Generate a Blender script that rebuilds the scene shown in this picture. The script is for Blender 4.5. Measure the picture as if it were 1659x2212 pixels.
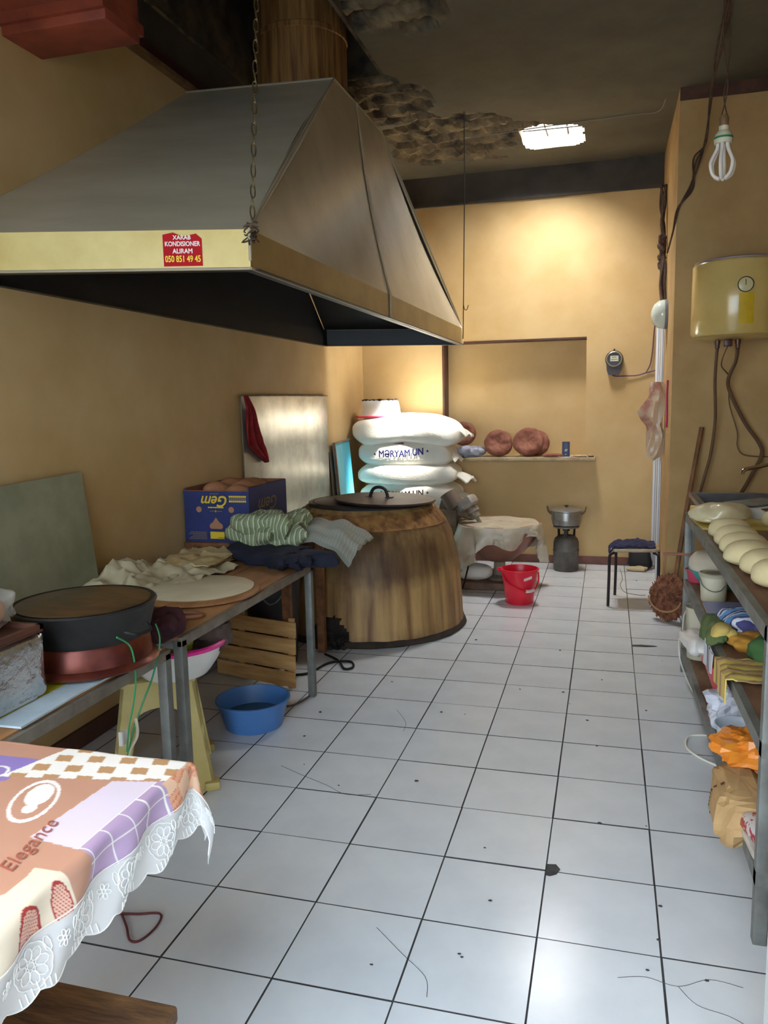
import bpy, bmesh, math, random
from math import sin, cos, pi, radians, sqrt, atan2
from mathutils import Vector, Matrix, noise
from mathutils.bvhtree import BVHTree

for o in list(bpy.data.objects): bpy.data.objects.remove(o, do_unlink=True)
SC = bpy.context.scene
COL = SC.collection
random.seed(7)

# ------------------------------------------------------------------ camera
cam_d = bpy.data.cameras.new('camera'); cam = bpy.data.objects.new('camera', cam_d); COL.objects.link(cam)
PITCH, YAW, ROLL = -.1384, -.2757, -.0212
f_ = Vector((sin(YAW)*cos(PITCH), cos(YAW)*cos(PITCH), sin(PITCH)))
r_ = Vector((cos(YAW), -sin(YAW), 0)); u_ = r_.cross(f_)
rr = cos(ROLL)*r_ + sin(ROLL)*u_; uu = -sin(ROLL)*r_ + cos(ROLL)*u_
cam.matrix_world = Matrix(((rr.x, uu.x, -f_.x, 0), (rr.y, uu.y, -f_.y, 0), (rr.z, uu.z, -f_.z, 1.5106), (0, 0, 0, 1)))
cam_d.sensor_fit = 'HORIZONTAL'; cam_d.sensor_width = 36; cam_d.lens = 36*1713.3/1659
cam_d.clip_start = .02
SC.camera = cam

# ------------------------------------------------------------------ world, lights, exposure
w = bpy.data.worlds.new('world'); SC.world = w; w.use_nodes = True
w.node_tree.nodes['Background'].inputs[0].default_value = (.72, .87, 1, 1)
w.node_tree.nodes['Background'].inputs[1].default_value = 5.0
def area(name, loc, target, sx, sy, power, col, spread=180):
    d = bpy.data.lights.new(name, 'AREA'); d.shape = 'RECTANGLE'; d.size = sx; d.size_y = sy; d.energy = power; d.color = col
    d.spread = radians(spread)
    o = bpy.data.objects.new(name, d); COL.objects.link(o); o.location = loc
    o.rotation_euler = (Vector(target)-Vector(loc)).to_track_quat('-Z', 'Y').to_euler(); return o
# daylight above the hole broken through the roof, and the sun that falls through it
area('roof_hole_daylight', (-.15, 6.5, 4.0), (-.28, 6.53, 3.4), 1.6, 1.4, 420, (1, .98, .95))
sun_d = bpy.data.lights.new('sun', 'SUN'); sun_d.energy = 85; sun_d.angle = radians(9); sun_d.color = (1, .95, .86)
sun = bpy.data.objects.new('sun', sun_d); COL.objects.link(sun); sun.location = (2, 5, 8)
sun.rotation_euler = Vector((-1.27, .34, -2.4)).to_track_quat('-Z', 'Y').to_euler()
SC.view_settings.view_transform = 'Standard'; SC.view_settings.look = 'None'
SC.view_settings.gamma = 1; SC.view_settings.use_curve_mapping = False
SC.view_settings.exposure = .72

# ------------------------------------------------------------------ materials
def lin(c):
    if isinstance(c, str): c = tuple(int(c[i:i+2], 16) for i in (0, 2, 4))
    return tuple((v/255/12.92 if v/255 <= .04045 else ((v/255+.055)/1.055)**2.4) for v in c) + (1,)
MATS = {}
def mat(name, c1, c2=None, rough=.6, metal=0, scale=6, bump=0, bscale=None, stretch=(1, 1, 1), detail=4, lo=.35, hi=.65,
        trans=0, alpha=1, emit=0, spec=.5, coat=0, sss=0):
    if name in MATS: return MATS[name]
    m = bpy.data.materials.new(name); m.use_nodes = True; nt = m.node_tree; N = nt.nodes; L = nt.links
    b = N['Principled BSDF']; b.inputs['Roughness'].default_value = rough; b.inputs['Metallic'].default_value = metal
    b.inputs['Base Color'].default_value = lin(c1); b.inputs['Specular IOR Level'].default_value = spec
    b.inputs['Coat Weight'].default_value = coat
    if trans: b.inputs['Transmission Weight'].default_value = trans
    if alpha < 1: b.inputs['Alpha'].default_value = alpha
    if emit: b.inputs['Emission Color'].default_value = lin(c1); b.inputs['Emission Strength'].default_value = emit
    if sss: b.inputs['Subsurface Weight'].default_value = sss; b.inputs['Subsurface Radius'].default_value = (.02, .015, .01)
    if c2 is not None or bump:
        tc = N.new('ShaderNodeTexCoord'); mp = N.new('ShaderNodeMapping'); mp.inputs['Scale'].default_value = stretch
        L.new(tc.outputs['Object'], mp.inputs[0])
    if c2 is not None:
        n = N.new('ShaderNodeTexNoise'); n.inputs['Scale'].default_value = scale; n.inputs['Detail'].default_value = detail
        n.inputs['Roughness'].default_value = .6
        cr = N.new('ShaderNodeValToRGB'); cr.color_ramp.elements[0].position = lo; cr.color_ramp.elements[1].position = hi
        cr.color_ramp.elements[0].color = lin(c1); cr.color_ramp.elements[1].color = lin(c2)
        L.new(mp.outputs[0], n.inputs['Vector']); L.new(n.outputs[0], cr.inputs[0]); L.new(cr.outputs[0], b.inputs['Base Color'])
    if bump:
        n2 = N.new('ShaderNodeTexNoise'); n2.inputs['Scale'].default_value = bscale or scale*4; n2.inputs['Detail'].default_value = 5
        bp = N.new('ShaderNodeBump'); bp.inputs['Strength'].default_value = bump; bp.inputs['Distance'].default_value = .01
        L.new(mp.outputs[0], n2.inputs['Vector']); L.new(n2.outputs[0], bp.inputs['Height']); L.new(bp.outputs[0], b.inputs['Normal'])
    MATS[name] = m; return m
def stripes(name, cols, width, axis=0, rough=.9, dist=0):
    """striped fabric: repeating bands along an object axis"""
    if name in MATS: return MATS[name]
    m = mat(name, cols[0], rough=rough); nt = m.node_tree; N = nt.nodes; L = nt.links; b = N['Principled BSDF']
    tc = N.new('ShaderNodeTexCoord'); sp = N.new('ShaderNodeSeparateXYZ')
    src = tc.outputs['Object']
    if dist:
        nz = N.new('ShaderNodeTexNoise'); nz.inputs['Scale'].default_value = 5
        mx = N.new('ShaderNodeVectorMath'); mx.operation = 'MULTIPLY_ADD'
        mx.inputs[1].default_value = (dist, dist, dist)
        L.new(tc.outputs['Object'], nz.inputs['Vector']); L.new(nz.outputs['Color'], mx.inputs[0]); L.new(tc.outputs['Object'], mx.inputs[2]); src = mx.outputs[0]
    L.new(src, sp.inputs[0])
    mu = N.new('ShaderNodeMath'); mu.operation = 'MULTIPLY'; mu.inputs[1].default_value = 1/width
    fr = N.new('ShaderNodeMath'); fr.operation = 'FRACT'
    cr = N.new('ShaderNodeValToRGB'); cr.color_ramp.interpolation = 'CONSTANT'
    e = cr.color_ramp.elements
    while len(e) < len(cols): e.new(.5)
    for i, c in enumerate(cols): e[i].position = i/len(cols); e[i].color = lin(c)
    L.new(sp.outputs[axis], mu.inputs[0]); L.new(mu.outputs[0], fr.inputs[0]); L.new(fr.outputs[0], cr.inputs[0]); L.new(cr.outputs[0], b.inputs['Base Color'])
    return m
def attr_mat(name, rough=.8, bump=0):
    m = mat(name, (255, 255, 255), rough=rough, bump=bump, bscale=60); nt = m.node_tree
    a = nt.nodes.new('ShaderNodeAttribute'); a.attribute_name = 'print'
    nt.links.new(a.outputs['Color'], nt.nodes['Principled BSDF'].inputs['Base Color']); return m

M_WALL = mat('ochre_wall_paint', (206, 176, 126), (194, 162, 108), rough=.75, scale=2.2, bump=.12, bscale=9)
M_WALLD = mat('ochre_wall_darker', (192, 160, 108), (174, 140, 90), rough=.8, scale=2.5, bump=.12, bscale=9)  # deeper ochre than the left and back walls
M_SOOT = mat('sooty_paint', (80, 74, 68), (60, 56, 52), rough=.85, scale=3, bump=.2)
M_BROWNSTRIP = mat('brown_paint', (92, 58, 44), (70, 44, 36), rough=.6, scale=8)
M_BASEB = mat('red_brown_skirting', (124, 78, 64), (96, 58, 48), rough=.55, scale=6)
M_GROUT = mat('dark_grout', (72, 70, 70), (52, 50, 50), rough=.9, scale=14)
M_TILE = mat('white_floor_tile', (222, 226, 230), (211, 215, 220), rough=.2, scale=3.5, bump=.02, bscale=22, spec=.32)
M_STEEL = mat('grey_painted_steel', (128, 130, 126), (100, 100, 96), rough=.5, metal=.25, scale=9)
M_WOOD = mat('board_wood', (140, 92, 56), (100, 62, 38), rough=.6, scale=3, stretch=(6, 1, 6))
M_WOODL = mat('light_board', (178, 130, 84), (146, 100, 62), rough=.6, scale=3, stretch=(5, 1, 5))
M_CRATE = mat('crate_pine', (206, 164, 106), (176, 130, 78), rough=.7, scale=4, stretch=(1, 1, 8))
M_WHITE = mat('white_plastic', (232, 232, 228), (220, 220, 214), rough=.35, scale=4)
M_DARK = mat('black_iron', (38, 36, 34), (22, 20, 20), rough=.55, metal=.3, scale=8, bump=.2)

# ------------------------------------------------------------------ geometry helpers (geo = [verts, faces])
def G(): return [[], []]
def add(g, h):
    n = len(g[0]); g[0].extend(h[0]); g[1].extend([tuple(i+n for i in f) for f in h[1]]); return g
def join(*gs):
    g = G()
    for h in gs: add(g, h)
    return g
def xf(g, m): return [[m @ Vector(v) for v in g[0]], list(g[1])]
def mv(g, x, y, z): return [[Vector(v)+Vector((x, y, z)) for v in g[0]], list(g[1])]
def rot(g, ang, ax='Z', at=(0, 0, 0)):
    m = Matrix.Translation(at) @ Matrix.Rotation(ang, 4, ax) @ Matrix.Translation(-Vector(at)); return xf(g, m)
def box(x0, x1, y0, y1, z0, z1, bev=0):
    if bev:
        bm = bmesh.new(); bmesh.ops.create_cube(bm, size=1)
        for v in bm.verts: v.co = ((x0+x1)/2+v.co.x*(x1-x0), (y0+y1)/2+v.co.y*(y1-y0), (z0+z1)/2+v.co.z*(z1-z0))
        bmesh.ops.bevel(bm, geom=bm.edges[:], offset=bev, segments=2, affect='EDGES', profile=.5)
        bm.verts.index_update(); g = [[v.co.copy() for v in bm.verts], [tuple(v.index for v in f.verts) for f in bm.faces]]; bm.free(); return g
    v = [Vector((x, y, z)) for z in (z0, z1) for y in (y0, y1) for x in (x0, x1)]
    return [v, [(0, 2, 3, 1), (4, 5, 7, 6), (0, 1, 5, 4), (2, 6, 7, 3), (0, 4, 6, 2), (1, 3, 7, 5)]]
def bar(a, b, w_, h_, up=(0, 0, 1)):
    a = Vector(a); b = Vector(b); d = (b-a).normalized(); s = d.cross(Vector(up))
    if s.length < 1e-3: s = d.cross(Vector((0, 1, 0)))
    s.normalize(); t = s.cross(d)
    v = [p+s*i*w_/2+t*j*h_/2 for p in (a, b) for i, j in ((-1, -1), (1, -1), (1, 1), (-1, 1))]
    return [v, [(0, 1, 2, 3), (7, 6, 5, 4)] + [(i, i+4, (i+1) % 4+4, (i+1) % 4) for i in range(4)]]
def smooth_path(pts, n=6):
    P = [Vector(p) for p in pts]
    if len(P) < 3: return P
    out = []
    for i in range(len(P)-1):
        p0 = P[max(i-1, 0)]; p1 = P[i]; p2 = P[i+1]; p3 = P[min(i+2, len(P)-1)]
        for k in range(n):
            t = k/n
            out.append(.5*((2*p1)+(p2-p0)*t+(2*p0-5*p1+4*p2-p3)*t*t+(3*p1-p0-3*p2+p3)*t**3))
    out.append(P[-1]); return out
def tube(pts, r, seg=8, n=6, closed=False):
    P = smooth_path(list(pts)+([pts[0]] if closed else []), n)
    if closed: P = P[:-1]
    V = []; F = []; m = len(P); prev = None
    rad = r if callable(r) else (lambda t: r)
    for i, p in enumerate(P):
        d = (P[(i+1) % m]-P[i-1]) if closed else (P[min(i+1, m-1)]-P[max(i-1, 0)])
        d = d.normalized() if d.length > 1e-9 else Vector((0, 0, 1))
        if prev is None:
            s = d.cross(Vector((0, 0, 1)))
            if s.length < .1: s = d.cross(Vector((1, 0, 0)))
        else: s = prev-d*prev.dot(d)
        s.normalize(); prev = s; t = d.cross(s); q = rad(i/max(1, m-1))
        for k in range(seg):
            a = 2*pi*k/seg; V.append(p+s*cos(a)*q+t*sin(a)*q)
    for i in range(m if closed else m-1):
        for k in range(seg):
            j = (i+1) % m
            F.append((i*seg+k, i*seg+(k+1) % seg, j*seg+(k+1) % seg, j*seg+k))
    if not closed: F += [tuple(range(seg))[::-1], tuple((m-1)*seg+k for k in range(seg))]
    return [V, F]
def lathe(prof, seg=32, cx=0, cy=0, cz=0, f=None):
    V = []; F = []; n = len(prof)
    for i, (r, z) in enumerate(prof):
        for k in range(seg):
            a = 2*pi*k/seg; q = r if f is None else r*f(a, z)
            V.append(Vector((cx+q*cos(a), cy+q*sin(a), cz+z)))
    for i in range(n-1):
        for k in range(seg):
            k2 = (k+1) % seg; F.append((i*seg+k, i*seg+k2, (i+1)*seg+k2, (i+1)*seg+k))
    if prof[0][0] > 1e-6: F.append(tuple(range(seg))[::-1])
    if prof[-1][0] > 1e-6: F.append(tuple((n-1)*seg+k for k in range(seg)))
    return [V, F]
def ring(prof, seg=32, cx=0, cy=0, cz=0, f=None):
    g = lathe(prof, seg, cx, cy, cz, f); n = len(prof)
    F = [q for q in g[1] if len(q) == 4]
    F += [((n-1)*seg+k, (n-1)*seg+(k+1) % seg, (k+1) % seg, k) for k in range(seg)]
    return [g[0], F]
def bowl(r0, r1, h, t=.004, rim=.008, seg=36, nz=6, bulge=.0):
    """open vessel: outside up, rolled rim, inside down"""
    p = [(0.001, 0), (r0*.6, 0), (r0, 0)]
    for i in range(1, nz+1):
        s = i/nz; p.append((r0+(r1-r0)*s+bulge*sin(pi*s), h*s))
    p += [(r1+rim, h+.001), (r1+rim, h+rim*.8), (r1, h+rim)]
    for i in range(nz, 0, -1):
        s = i/nz; p.append((r0+(r1-r0)*s+bulge*sin(pi*s)-t, h*s+(t if i == 1 else 0)))
    p += [(r0-t, t), (0.001, t)]
    return lathe(p, seg)
def sgnp(v, e): return math.copysign(abs(v)**e, v)
def blob(rx, ry, rz, e1=1, e2=1, amp=0, freq=3, nu=32, nv=18, seed=0, f=None):
    V = []; F = []
    for j in range(nv+1):
        th = -pi/2+pi*j/nv
        for i in range(nu):
            ph = 2*pi*i/nu
            v = Vector((rx*sgnp(cos(th), e1)*sgnp(cos(ph), e2), ry*sgnp(cos(th), e1)*sgnp(sin(ph), e2), rz*sgnp(sin(th), e1)))
            if amp:
                q = noise.fractal(v*freq+Vector((seed*7.3, seed*3.1, seed)), .8, 2.0, 4)
                v = v*(1+amp*q)
            if f: v = f(v)
            V.append(v)
    for j in range(nv):
        for i in range(nu):
            F.append((j*nu+i, j*nu+(i+1) % nu, (j+1)*nu+(i+1) % nu, (j+1)*nu+i))
    return [V, F]
def surf(f, nu, nv, thick=0, wrap=False):
    V = [Vector(f(i/nu, j/nv)) for j in range(nv+1) for i in range(nu+(0 if wrap else 1))]
    W = nu if wrap else nu+1
    F = []
    for j in range(nv):
        for i in range(nu):
            F.append((j*W+i, j*W+(i+1) % W, (j+1)*W+(i+1) % W, (j+1)*W+i))
    if thick:
        nr = [Vector() for _ in V]
        for a, b, c, d in F:
            n_ = (V[c]-V[a]).cross(V[d]-V[b])
            for q in (a, b, c, d): nr[q] += n_
        n0 = len(V); V += [V[i]-(nr[i].normalized() if nr[i].length > 0 else Vector((0, 0, 1)))*thick for i in range(n0)]
        F2 = [tuple(i+n0 for i in q[::-1]) for q in F]
        E_ = []
        if not wrap:
            for j in range(nv): E_ += [((j+1)*W, j*W), (j*W+nu, (j+1)*W+nu)]
        for i in range(nu): E_ += [(i, (i+1) % W), (nv*W+(i+1) % W, nv*W+i)]
        F = F+F2+[(b, a, a+n0, b+n0) for a, b in E_]
    return [V, F]
def plate(poly, z0, z1):
    n = len(poly); V = [Vector((x, y, z0)) for x, y in poly]+[Vector((x, y, z1)) for x, y in poly]
    return [V, [tuple(range(n))[::-1], tuple(range(n, 2*n))]+[(i, (i+1) % n, (i+1) % n+n, i+n) for i in range(n)]]
def panel(pts, t):
    """flat quad in space with thickness t along its normal"""
    P = [Vector(p) for p in pts]; n_ = (P[1]-P[0]).cross(P[-1]-P[0]).normalized()*t; k = len(P)
    V = P+[p-n_ for p in P]
    return [V, [tuple(range(k)), tuple(range(k, 2*k))[::-1]]+[(i, i+k, (i+1) % k+k, (i+1) % k) for i in range(k)]]
def fbm(x, y, z=0, o=4): return noise.fractal(Vector((x, y, z)), .9, 2.0, o)

WM = {}
def mk(name, g, m, parent=None, local=False, smooth=True, ang=38, label=None):
    V, F = g
    if parent is not None and not local:
        inv = WM[parent.name].inverted(); V = [inv @ Vector(v) for v in V]
    me = bpy.data.meshes.new(name); me.from_pydata([tuple(v) for v in V], [], F)
    bm = bmesh.new(); bm.from_mesh(me); bmesh.ops.recalc_face_normals(bm, faces=bm.faces[:]); bm.to_mesh(me); bm.free()
    if smooth:
        me.polygons.foreach_set('use_smooth', [True]*len(me.polygons)); me.set_sharp_from_angle(angle=radians(ang))
    if m is not None: me.materials.append(m)
    o = bpy.data.objects.new(name, me); COL.objects.link(o)
    if parent is not None: o.parent = parent; WM[o.name] = WM[parent.name]
    else: WM[o.name] = Matrix()
    if label: o['label'] = label
    return o
def thing(name, label, cat, loc=(0, 0, 0), rz=0, group=None):
    o = bpy.data.objects.new(name, None); COL.objects.link(o); o.empty_display_size = .05
    o.location = loc; o.rotation_euler = (0, 0, rz); o['label'] = label; o['category'] = cat
    if group: o['group'] = group
    WM[o.name] = Matrix.Translation(loc) @ Matrix.Rotation(rz, 4, 'Z'); return o
def single(name, label, cat, g, m, loc=(0, 0, 0), group=None, **k):
    """a thing that is one mesh, its origin at loc"""
    g2 = mv(g, -loc[0], -loc[1], -loc[2]); o = mk(name, g2, m, **k); o.location = loc; o['label'] = label; o['category'] = cat
    if group: o['group'] = group
    WM[o.name] = Matrix.Translation(loc); return o
def struct(name, g, m, parent=None, **k):
    o = mk(name, g, m, parent, **k)
    if parent is None: o['kind'] = 'structure'
    return o
def copy_tree(o, parent=None):
    c = o.copy(); COL.objects.link(c)
    if parent is not None: c.parent = parent
    for ch in o.children: copy_tree(ch, c)
    return c
def text_geo(s, size, sx=1, shear=0, depth=0, bold=0):
    cu = bpy.data.curves.new('t', 'FONT'); cu.body = s; cu.size = size; cu.align_x = 'CENTER'; cu.align_y = 'CENTER'; cu.shear = shear
    cu.extrude = depth; cu.resolution_u = 3
    ob = bpy.data.objects.new('t', cu); me = bpy.data.meshes.new_from_object(ob); me.calc_loop_triangles()
    g = [[Vector((v.co.x*sx, v.co.y, v.co.z)) for v in me.vertices], [tuple(p.vertices) for p in me.loop_triangles]]
    bpy.data.objects.remove(ob); bpy.data.curves.remove(cu); bpy.data.meshes.remove(me)
    if bold: g = join(*[mv(g, k*bold, q*bold, k*bold*.02) for k, q in ((-1, 0), (0, 1), (1, 0), (0, -1))])
    return g
def frame_m(o, x, y):
    """matrix putting local x,y axes on given world directions at o"""
    x = Vector(x).normalized(); y = Vector(y); y = (y-x*y.dot(x)).normalized(); z = x.cross(y)
    return Matrix(((x.x, y.x, z.x, o[0]), (x.y, y.y, z.y, o[1]), (x.z, y.z, z.z, o[2]), (0, 0, 0, 1)))
def subdiv(g, n=1):
    bm = bmesh.new(); vs = [bm.verts.new(v) for v in g[0]]
    for f in g[1]:
        try: bm.faces.new([vs[i] for i in f])
        except ValueError: pass
    bmesh.ops.triangulate(bm, faces=bm.faces[:], ngon_method='EAR_CLIP')
    bmesh.ops.subdivide_edges(bm, edges=bm.edges[:], cuts=n, use_grid_fill=True)
    bm.verts.index_update(); out = [[v.co.copy() for v in bm.verts], [tuple(v.index for v in f.verts) for f in bm.faces]]; bm.free(); return out
def wrap_on(g, target, d, off=.003):
    """press a flat lettering onto a surface along direction d (world space geos)"""
    bvh = BVHTree.FromPolygons([tuple(v) for v in target[0]], target[1]); d = Vector(d).normalized(); V = []
    for v in g[0]:
        h = bvh.ray_cast(Vector(v)-d*.6, d)
        V.append(h[0]-d*off if h[0] is not None else Vector(v))
    return [V, g[1]]

# ------------------------------------------------------------------ the setting
XL, XS, YB, YS, ZC = -2.26, .42, 7.35, 5.85, 3.5
YF = -.55           # shop front line behind the camera
XR = 1.45           # right wall of the room
T = .333; TX = -1.5034*T; TY = 5.2717*T
fl = struct('floor', box(XL-.15, XR+.15, YF, YB+.3, -.06, -.0022), M_GROUT)
tile_mesh = None; ti = random.Random(3)
for i in range(-6, 7):
    for j in range(-5, 17):
        x0 = TX+i*T; y0 = TY+j*T; x1 = x0+T; y1 = y0+T
        cx0, cx1 = max(x0, XL), min(x1, XR); cy0, cy1 = max(y0, .25), min(y1, YB)
        if cx1-cx0 < .02 or cy1-cy0 < .02: continue
        if cx0 > XS and cy0 > YS: continue
        g_ = .0028
        whole = cx0 == x0 and cx1 == x1 and cy0 == y0 and cy1 == y1
        if whole and tile_mesh is not None:
            o = bpy.data.objects.new('tile', tile_mesh); COL.objects.link(o); o.parent = fl
        else:
            o = mk('tile', box(-(cx1-cx0)/2+g_, (cx1-cx0)/2-g_, -(cy1-cy0)/2+g_, (cy1-cy0)/2-g_, -.008, 0), M_TILE, fl, local=True, smooth=False)
            o.data.materials.append(M_GROUT)
            for p_ in o.data.polygons: p_.material_index = 0 if p_.normal.z > .5 else 1
            if whole: tile_mesh = o.data
        o.location = ((cx0+cx1)/2+ti.uniform(-.0008, .0008), (cy0+cy1)/2+ti.uniform(-.0008, .0008), ti.uniform(-.0007, .0004))
        o.rotation_euler = (ti.uniform(-.002, .002), ti.uniform(-.002, .002), ti.uniform(-.0025, .0025))
struct('wall_left', box(XL-.2, XL, YF, YB+.4, 0, ZC+.5), M_WALL)
# back wall with niche
NX0, NX1, NZ0, NZ1, ND = -1.475, -.19, .985, 2.037, .2
struct('wall_back', join(box(XL, NX0, YB, YB+.4, 0, ZC+.4), box(NX1, XR, YB, YB+.4, 0, ZC+.4), box(NX0, NX1, YB, YB+.4, 0, NZ0),
       box(NX0, NX1, YB, YB+.4, NZ1, ZC+.4), box(NX0, NX1, YB+ND, YB+.4, NZ0, NZ1)), M_WALL, smooth=False)
struct('trim_1', join(box(NX0-.012, NX0+.006, YB-.006, YB+ND, NZ0, NZ1), box(NX0, NX1, YB-.004, YB+ND, NZ1-.012, NZ1+.002)), M_BROWNSTRIP, smooth=False)
struct('wall_stub', box(XS, XR+.2, YS, YB, 0, ZC), M_WALLD, smooth=False)
struct('wall_right', box(XR, XR+.2, .42, YS, 0, ZC), M_WALLD, smooth=False)
struct('baseboard_back', box(XL, XS, YB-.018, YB, 0, .075, .004), M_BASEB)
struct('baseboard_left', box(XL, XL+.018, YF, YB, 0, .09, .004), M_BROWNSTRIP)
# sooty frieze under the ceiling
struct('trim_2', join(box(XL, XS, YB-.012, YB, 3.262, ZC), box(XL, XS, YB-.03, YB, 3.24, 3.262)), M_SOOT, smooth=False)
lt = struct('trim_3', box(XL, XL+.015, 2.2, YB, 3.262, ZC), M_SOOT, smooth=False)
mk('ledge', box(XL, XL+.04, 2.2, YB, 3.225, 3.25), mat('dusty_ledge', (150, 118, 84), (112, 84, 58), scale=10), lt)
mk('strip', box(XL, XL+.03, 2.2, YB, 3.25, 3.31), mat('oxblood_strip', (70, 34, 34), (50, 26, 26)), lt)
struct('trim_4', box(XS, XR, YS-.012, YS, 3.42, ZC), M_BROWNSTRIP, smooth=False)
struct('lintel', join(box(XL, -1.80, 2.75, 2.98, 2.925, ZC, .008), box(XL, -1.795, 2.73, 3.0, 2.96, 3.0)), mat('brick_red_paint', (150, 68, 46), (120, 52, 36), rough=.6, scale=7))

# ceiling slab: plaster, areas where it has fallen, the hole, the flue opening
HX0, HX1, HY0, HY1 = -.68, -.205, 6.32, 6.84
FX0, FX1, FY0, FY1 = -2.2, -1.38, 3.6, 5.02
def broken(x, y):
    n_ = fbm(x*2.3, y*2.3, 4.2)*.20+fbm(x*7, y*7, 1)*.05
    def reg(cx, cy, rx, ry, a=0):
        dx, dy = x-cx, y-cy; c, s = cos(a), sin(a); dx, dy = dx*c+dy*s, -dx*s+dy*c
        return 1-sqrt((dx/rx)**2+(dy/ry)**2)
    return max(reg(-1.15, 6.35, .62, .72, -.25), reg(-1.5, 5.45, .38, .5), reg(-1.15, 4.15, .38, .42)*.8, reg(-2.0, 3.75, .35, .9))+n_*1.6
def ceil_mesh():
    st = .03; xs = []; x = XL
    nx = int((XR-XL)/st)+1; ny = int((YB-1.9)/st)+1
    xs = sorted(set([XL+i*st for i in range(nx)]+[XR, HX0, HX1, FX0, FX1])); ys = sorted(set([1.9+i*st for i in range(ny)]+[YB, HY0, HY1, FY0, FY1]))
    idx = {}; V = []; F = []; msk = []
    def vid(i, j):
        if (i, j) not in idx:
            x, y = xs[i], ys[j]; b = broken(x, y); z = ZC
            hx, hy = x, y
            if b > .12:
                k = min(1, (b-.12)/.07)
                z += k*(.035+.022*abs(fbm(x*9, y*9, 3))*1.6+.026*math.copysign(min(1, abs(sin(y*34+x*6+fbm(x*4, y*4)*2))*1.8), sin(y*34+x*6+fbm(x*4, y*4)*2))+.012*fbm(x*26, y*26, 8))
            else: z += .004*fbm(x*3, y*3, 2)
            # ragged hole outline
            idx[i, j] = len(V); V.append((hx, hy, z)); msk.append(max(0, min(1, (b-.10)/.06)))
        return idx[i, j]
    def hole(x, y):
        cx, cy = (HX0+HX1)/2, (HY0+HY1)/2
        return abs((x-cx)/(.5*(HX1-HX0)))**3.5+abs((y-cy)/(.5*(HY1-HY0)))**5+.22*fbm(x*12, y*12, 5) < 1
    for i in range(len(xs)-1):
        for j in range(len(ys)-1):
            x, y = (xs[i]+xs[i+1])/2, (ys[j]+ys[j+1])/2
            if hole(x, y): continue
            if FX0 < x < FX1 and FY0 < y < FY1: continue
            F.append((vid(i, j), vid(i+1, j), vid(i+1, j+1), vid(i, j+1)))
    # ragged inner face of the hole up through the slab
    cnt = {}
    for f in F:
        for a, b in zip(f, f[1:]+f[:1]): cnt.setdefault((min(a, b), max(a, b)), []).append((a, b))
    up = {}
    for k, e in list(cnt.items()):
        if len(e) == 1:
            a, b = e[0]; mx = (V[a][0]+V[b][0])/2; my = (V[a][1]+V[b][1])/2
            if HX0-.1 < mx < HX1+.1 and HY0-.1 < my < HY1+.1:
                for q in (a, b):
                    if q not in up:
                        up[q] = len(V); V.append((V[q][0]+.012*fbm(V[q][0]*20, V[q][1]*20), V[q][1]+.012*fbm(V[q][1]*20, V[q][0]*20), ZC+.13)); msk.append(1)
                F.append((b, a, up[a], up[b]))
    return V, F, msk
cv, cf, cm = ceil_mesh()
me = bpy.data.meshes.new('ceiling'); me.from_pydata(cv, [], cf)
at = me.attributes.new('broken', 'FLOAT', 'POINT'); at.data.foreach_set('value', cm)
mc = mat('sooty_ceiling', (98, 92, 74), (76, 71, 58), rough=.75, scale=1.4, bump=.25, bscale=16)
nt = mc.node_tree; N = nt.nodes; L = nt.links
ac = N.new('ShaderNodeAttribute'); ac.attribute_name = 'broken'
nb = N.new('ShaderNodeTexNoise'); nb.inputs['Scale'].default_value = 7; nb.inputs['Detail'].default_value = 8
cb = N.new('ShaderNodeValToRGB'); cb.color_ramp.elements[0].position = .35; cb.color_ramp.elements[1].position = .72
cb.color_ramp.elements[0].color = lin((50, 42, 34)); cb.color_ramp.elements[1].color = lin((150, 132, 98))
mixn = N.new('ShaderNodeMix'); mixn.data_type = 'RGBA'
pb = N['Principled BSDF']; old = pb.inputs['Base Color'].links[0].from_socket
tcn = [n for n in N if n.type == 'TEX_COORD'][0]
L.new(tcn.outputs['Object'], nb.inputs['Vector']); L.new(nb.outputs[0], cb.inputs[0])
L.new(ac.outputs['Fac'], mixn.inputs[0]); L.new(old, mixn.inputs[6]); L.new(cb.outputs[0], mixn.inputs[7]); L.new(mixn.outputs[2], pb.inputs['Base Color'])
me.materials.append(mc)
ceil = bpy.data.objects.new('ceiling', me); COL.objects.link(ceil); ceil['kind'] = 'structure'; WM['ceiling'] = Matrix()
mk('roof_slab', join(box(XL-.2, XR+.2, .42, 1.9, ZC, ZC+.14), box(XL-.2, HX0-.06, 5.1, YB+.4, ZC+.125, ZC+.2), box(HX1+.06, XR+.2, 1.9, YB+.4, ZC+.125, ZC+.2),
   box(HX0-.06, HX1+.06, 5.1, HY0-.07, ZC+.125, ZC+.2), box(HX0-.06, HX1+.06, HY1+.07, YB+.4, ZC+.125, ZC+.2), box(-1.3, HX1+.06, 1.9, 5.1, ZC+.125, ZC+.2),
   box(XL-.2, -1.3, 1.9, 3.5, ZC+.125, ZC+.2)), M_SOOT, ceil, smooth=False)
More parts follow.
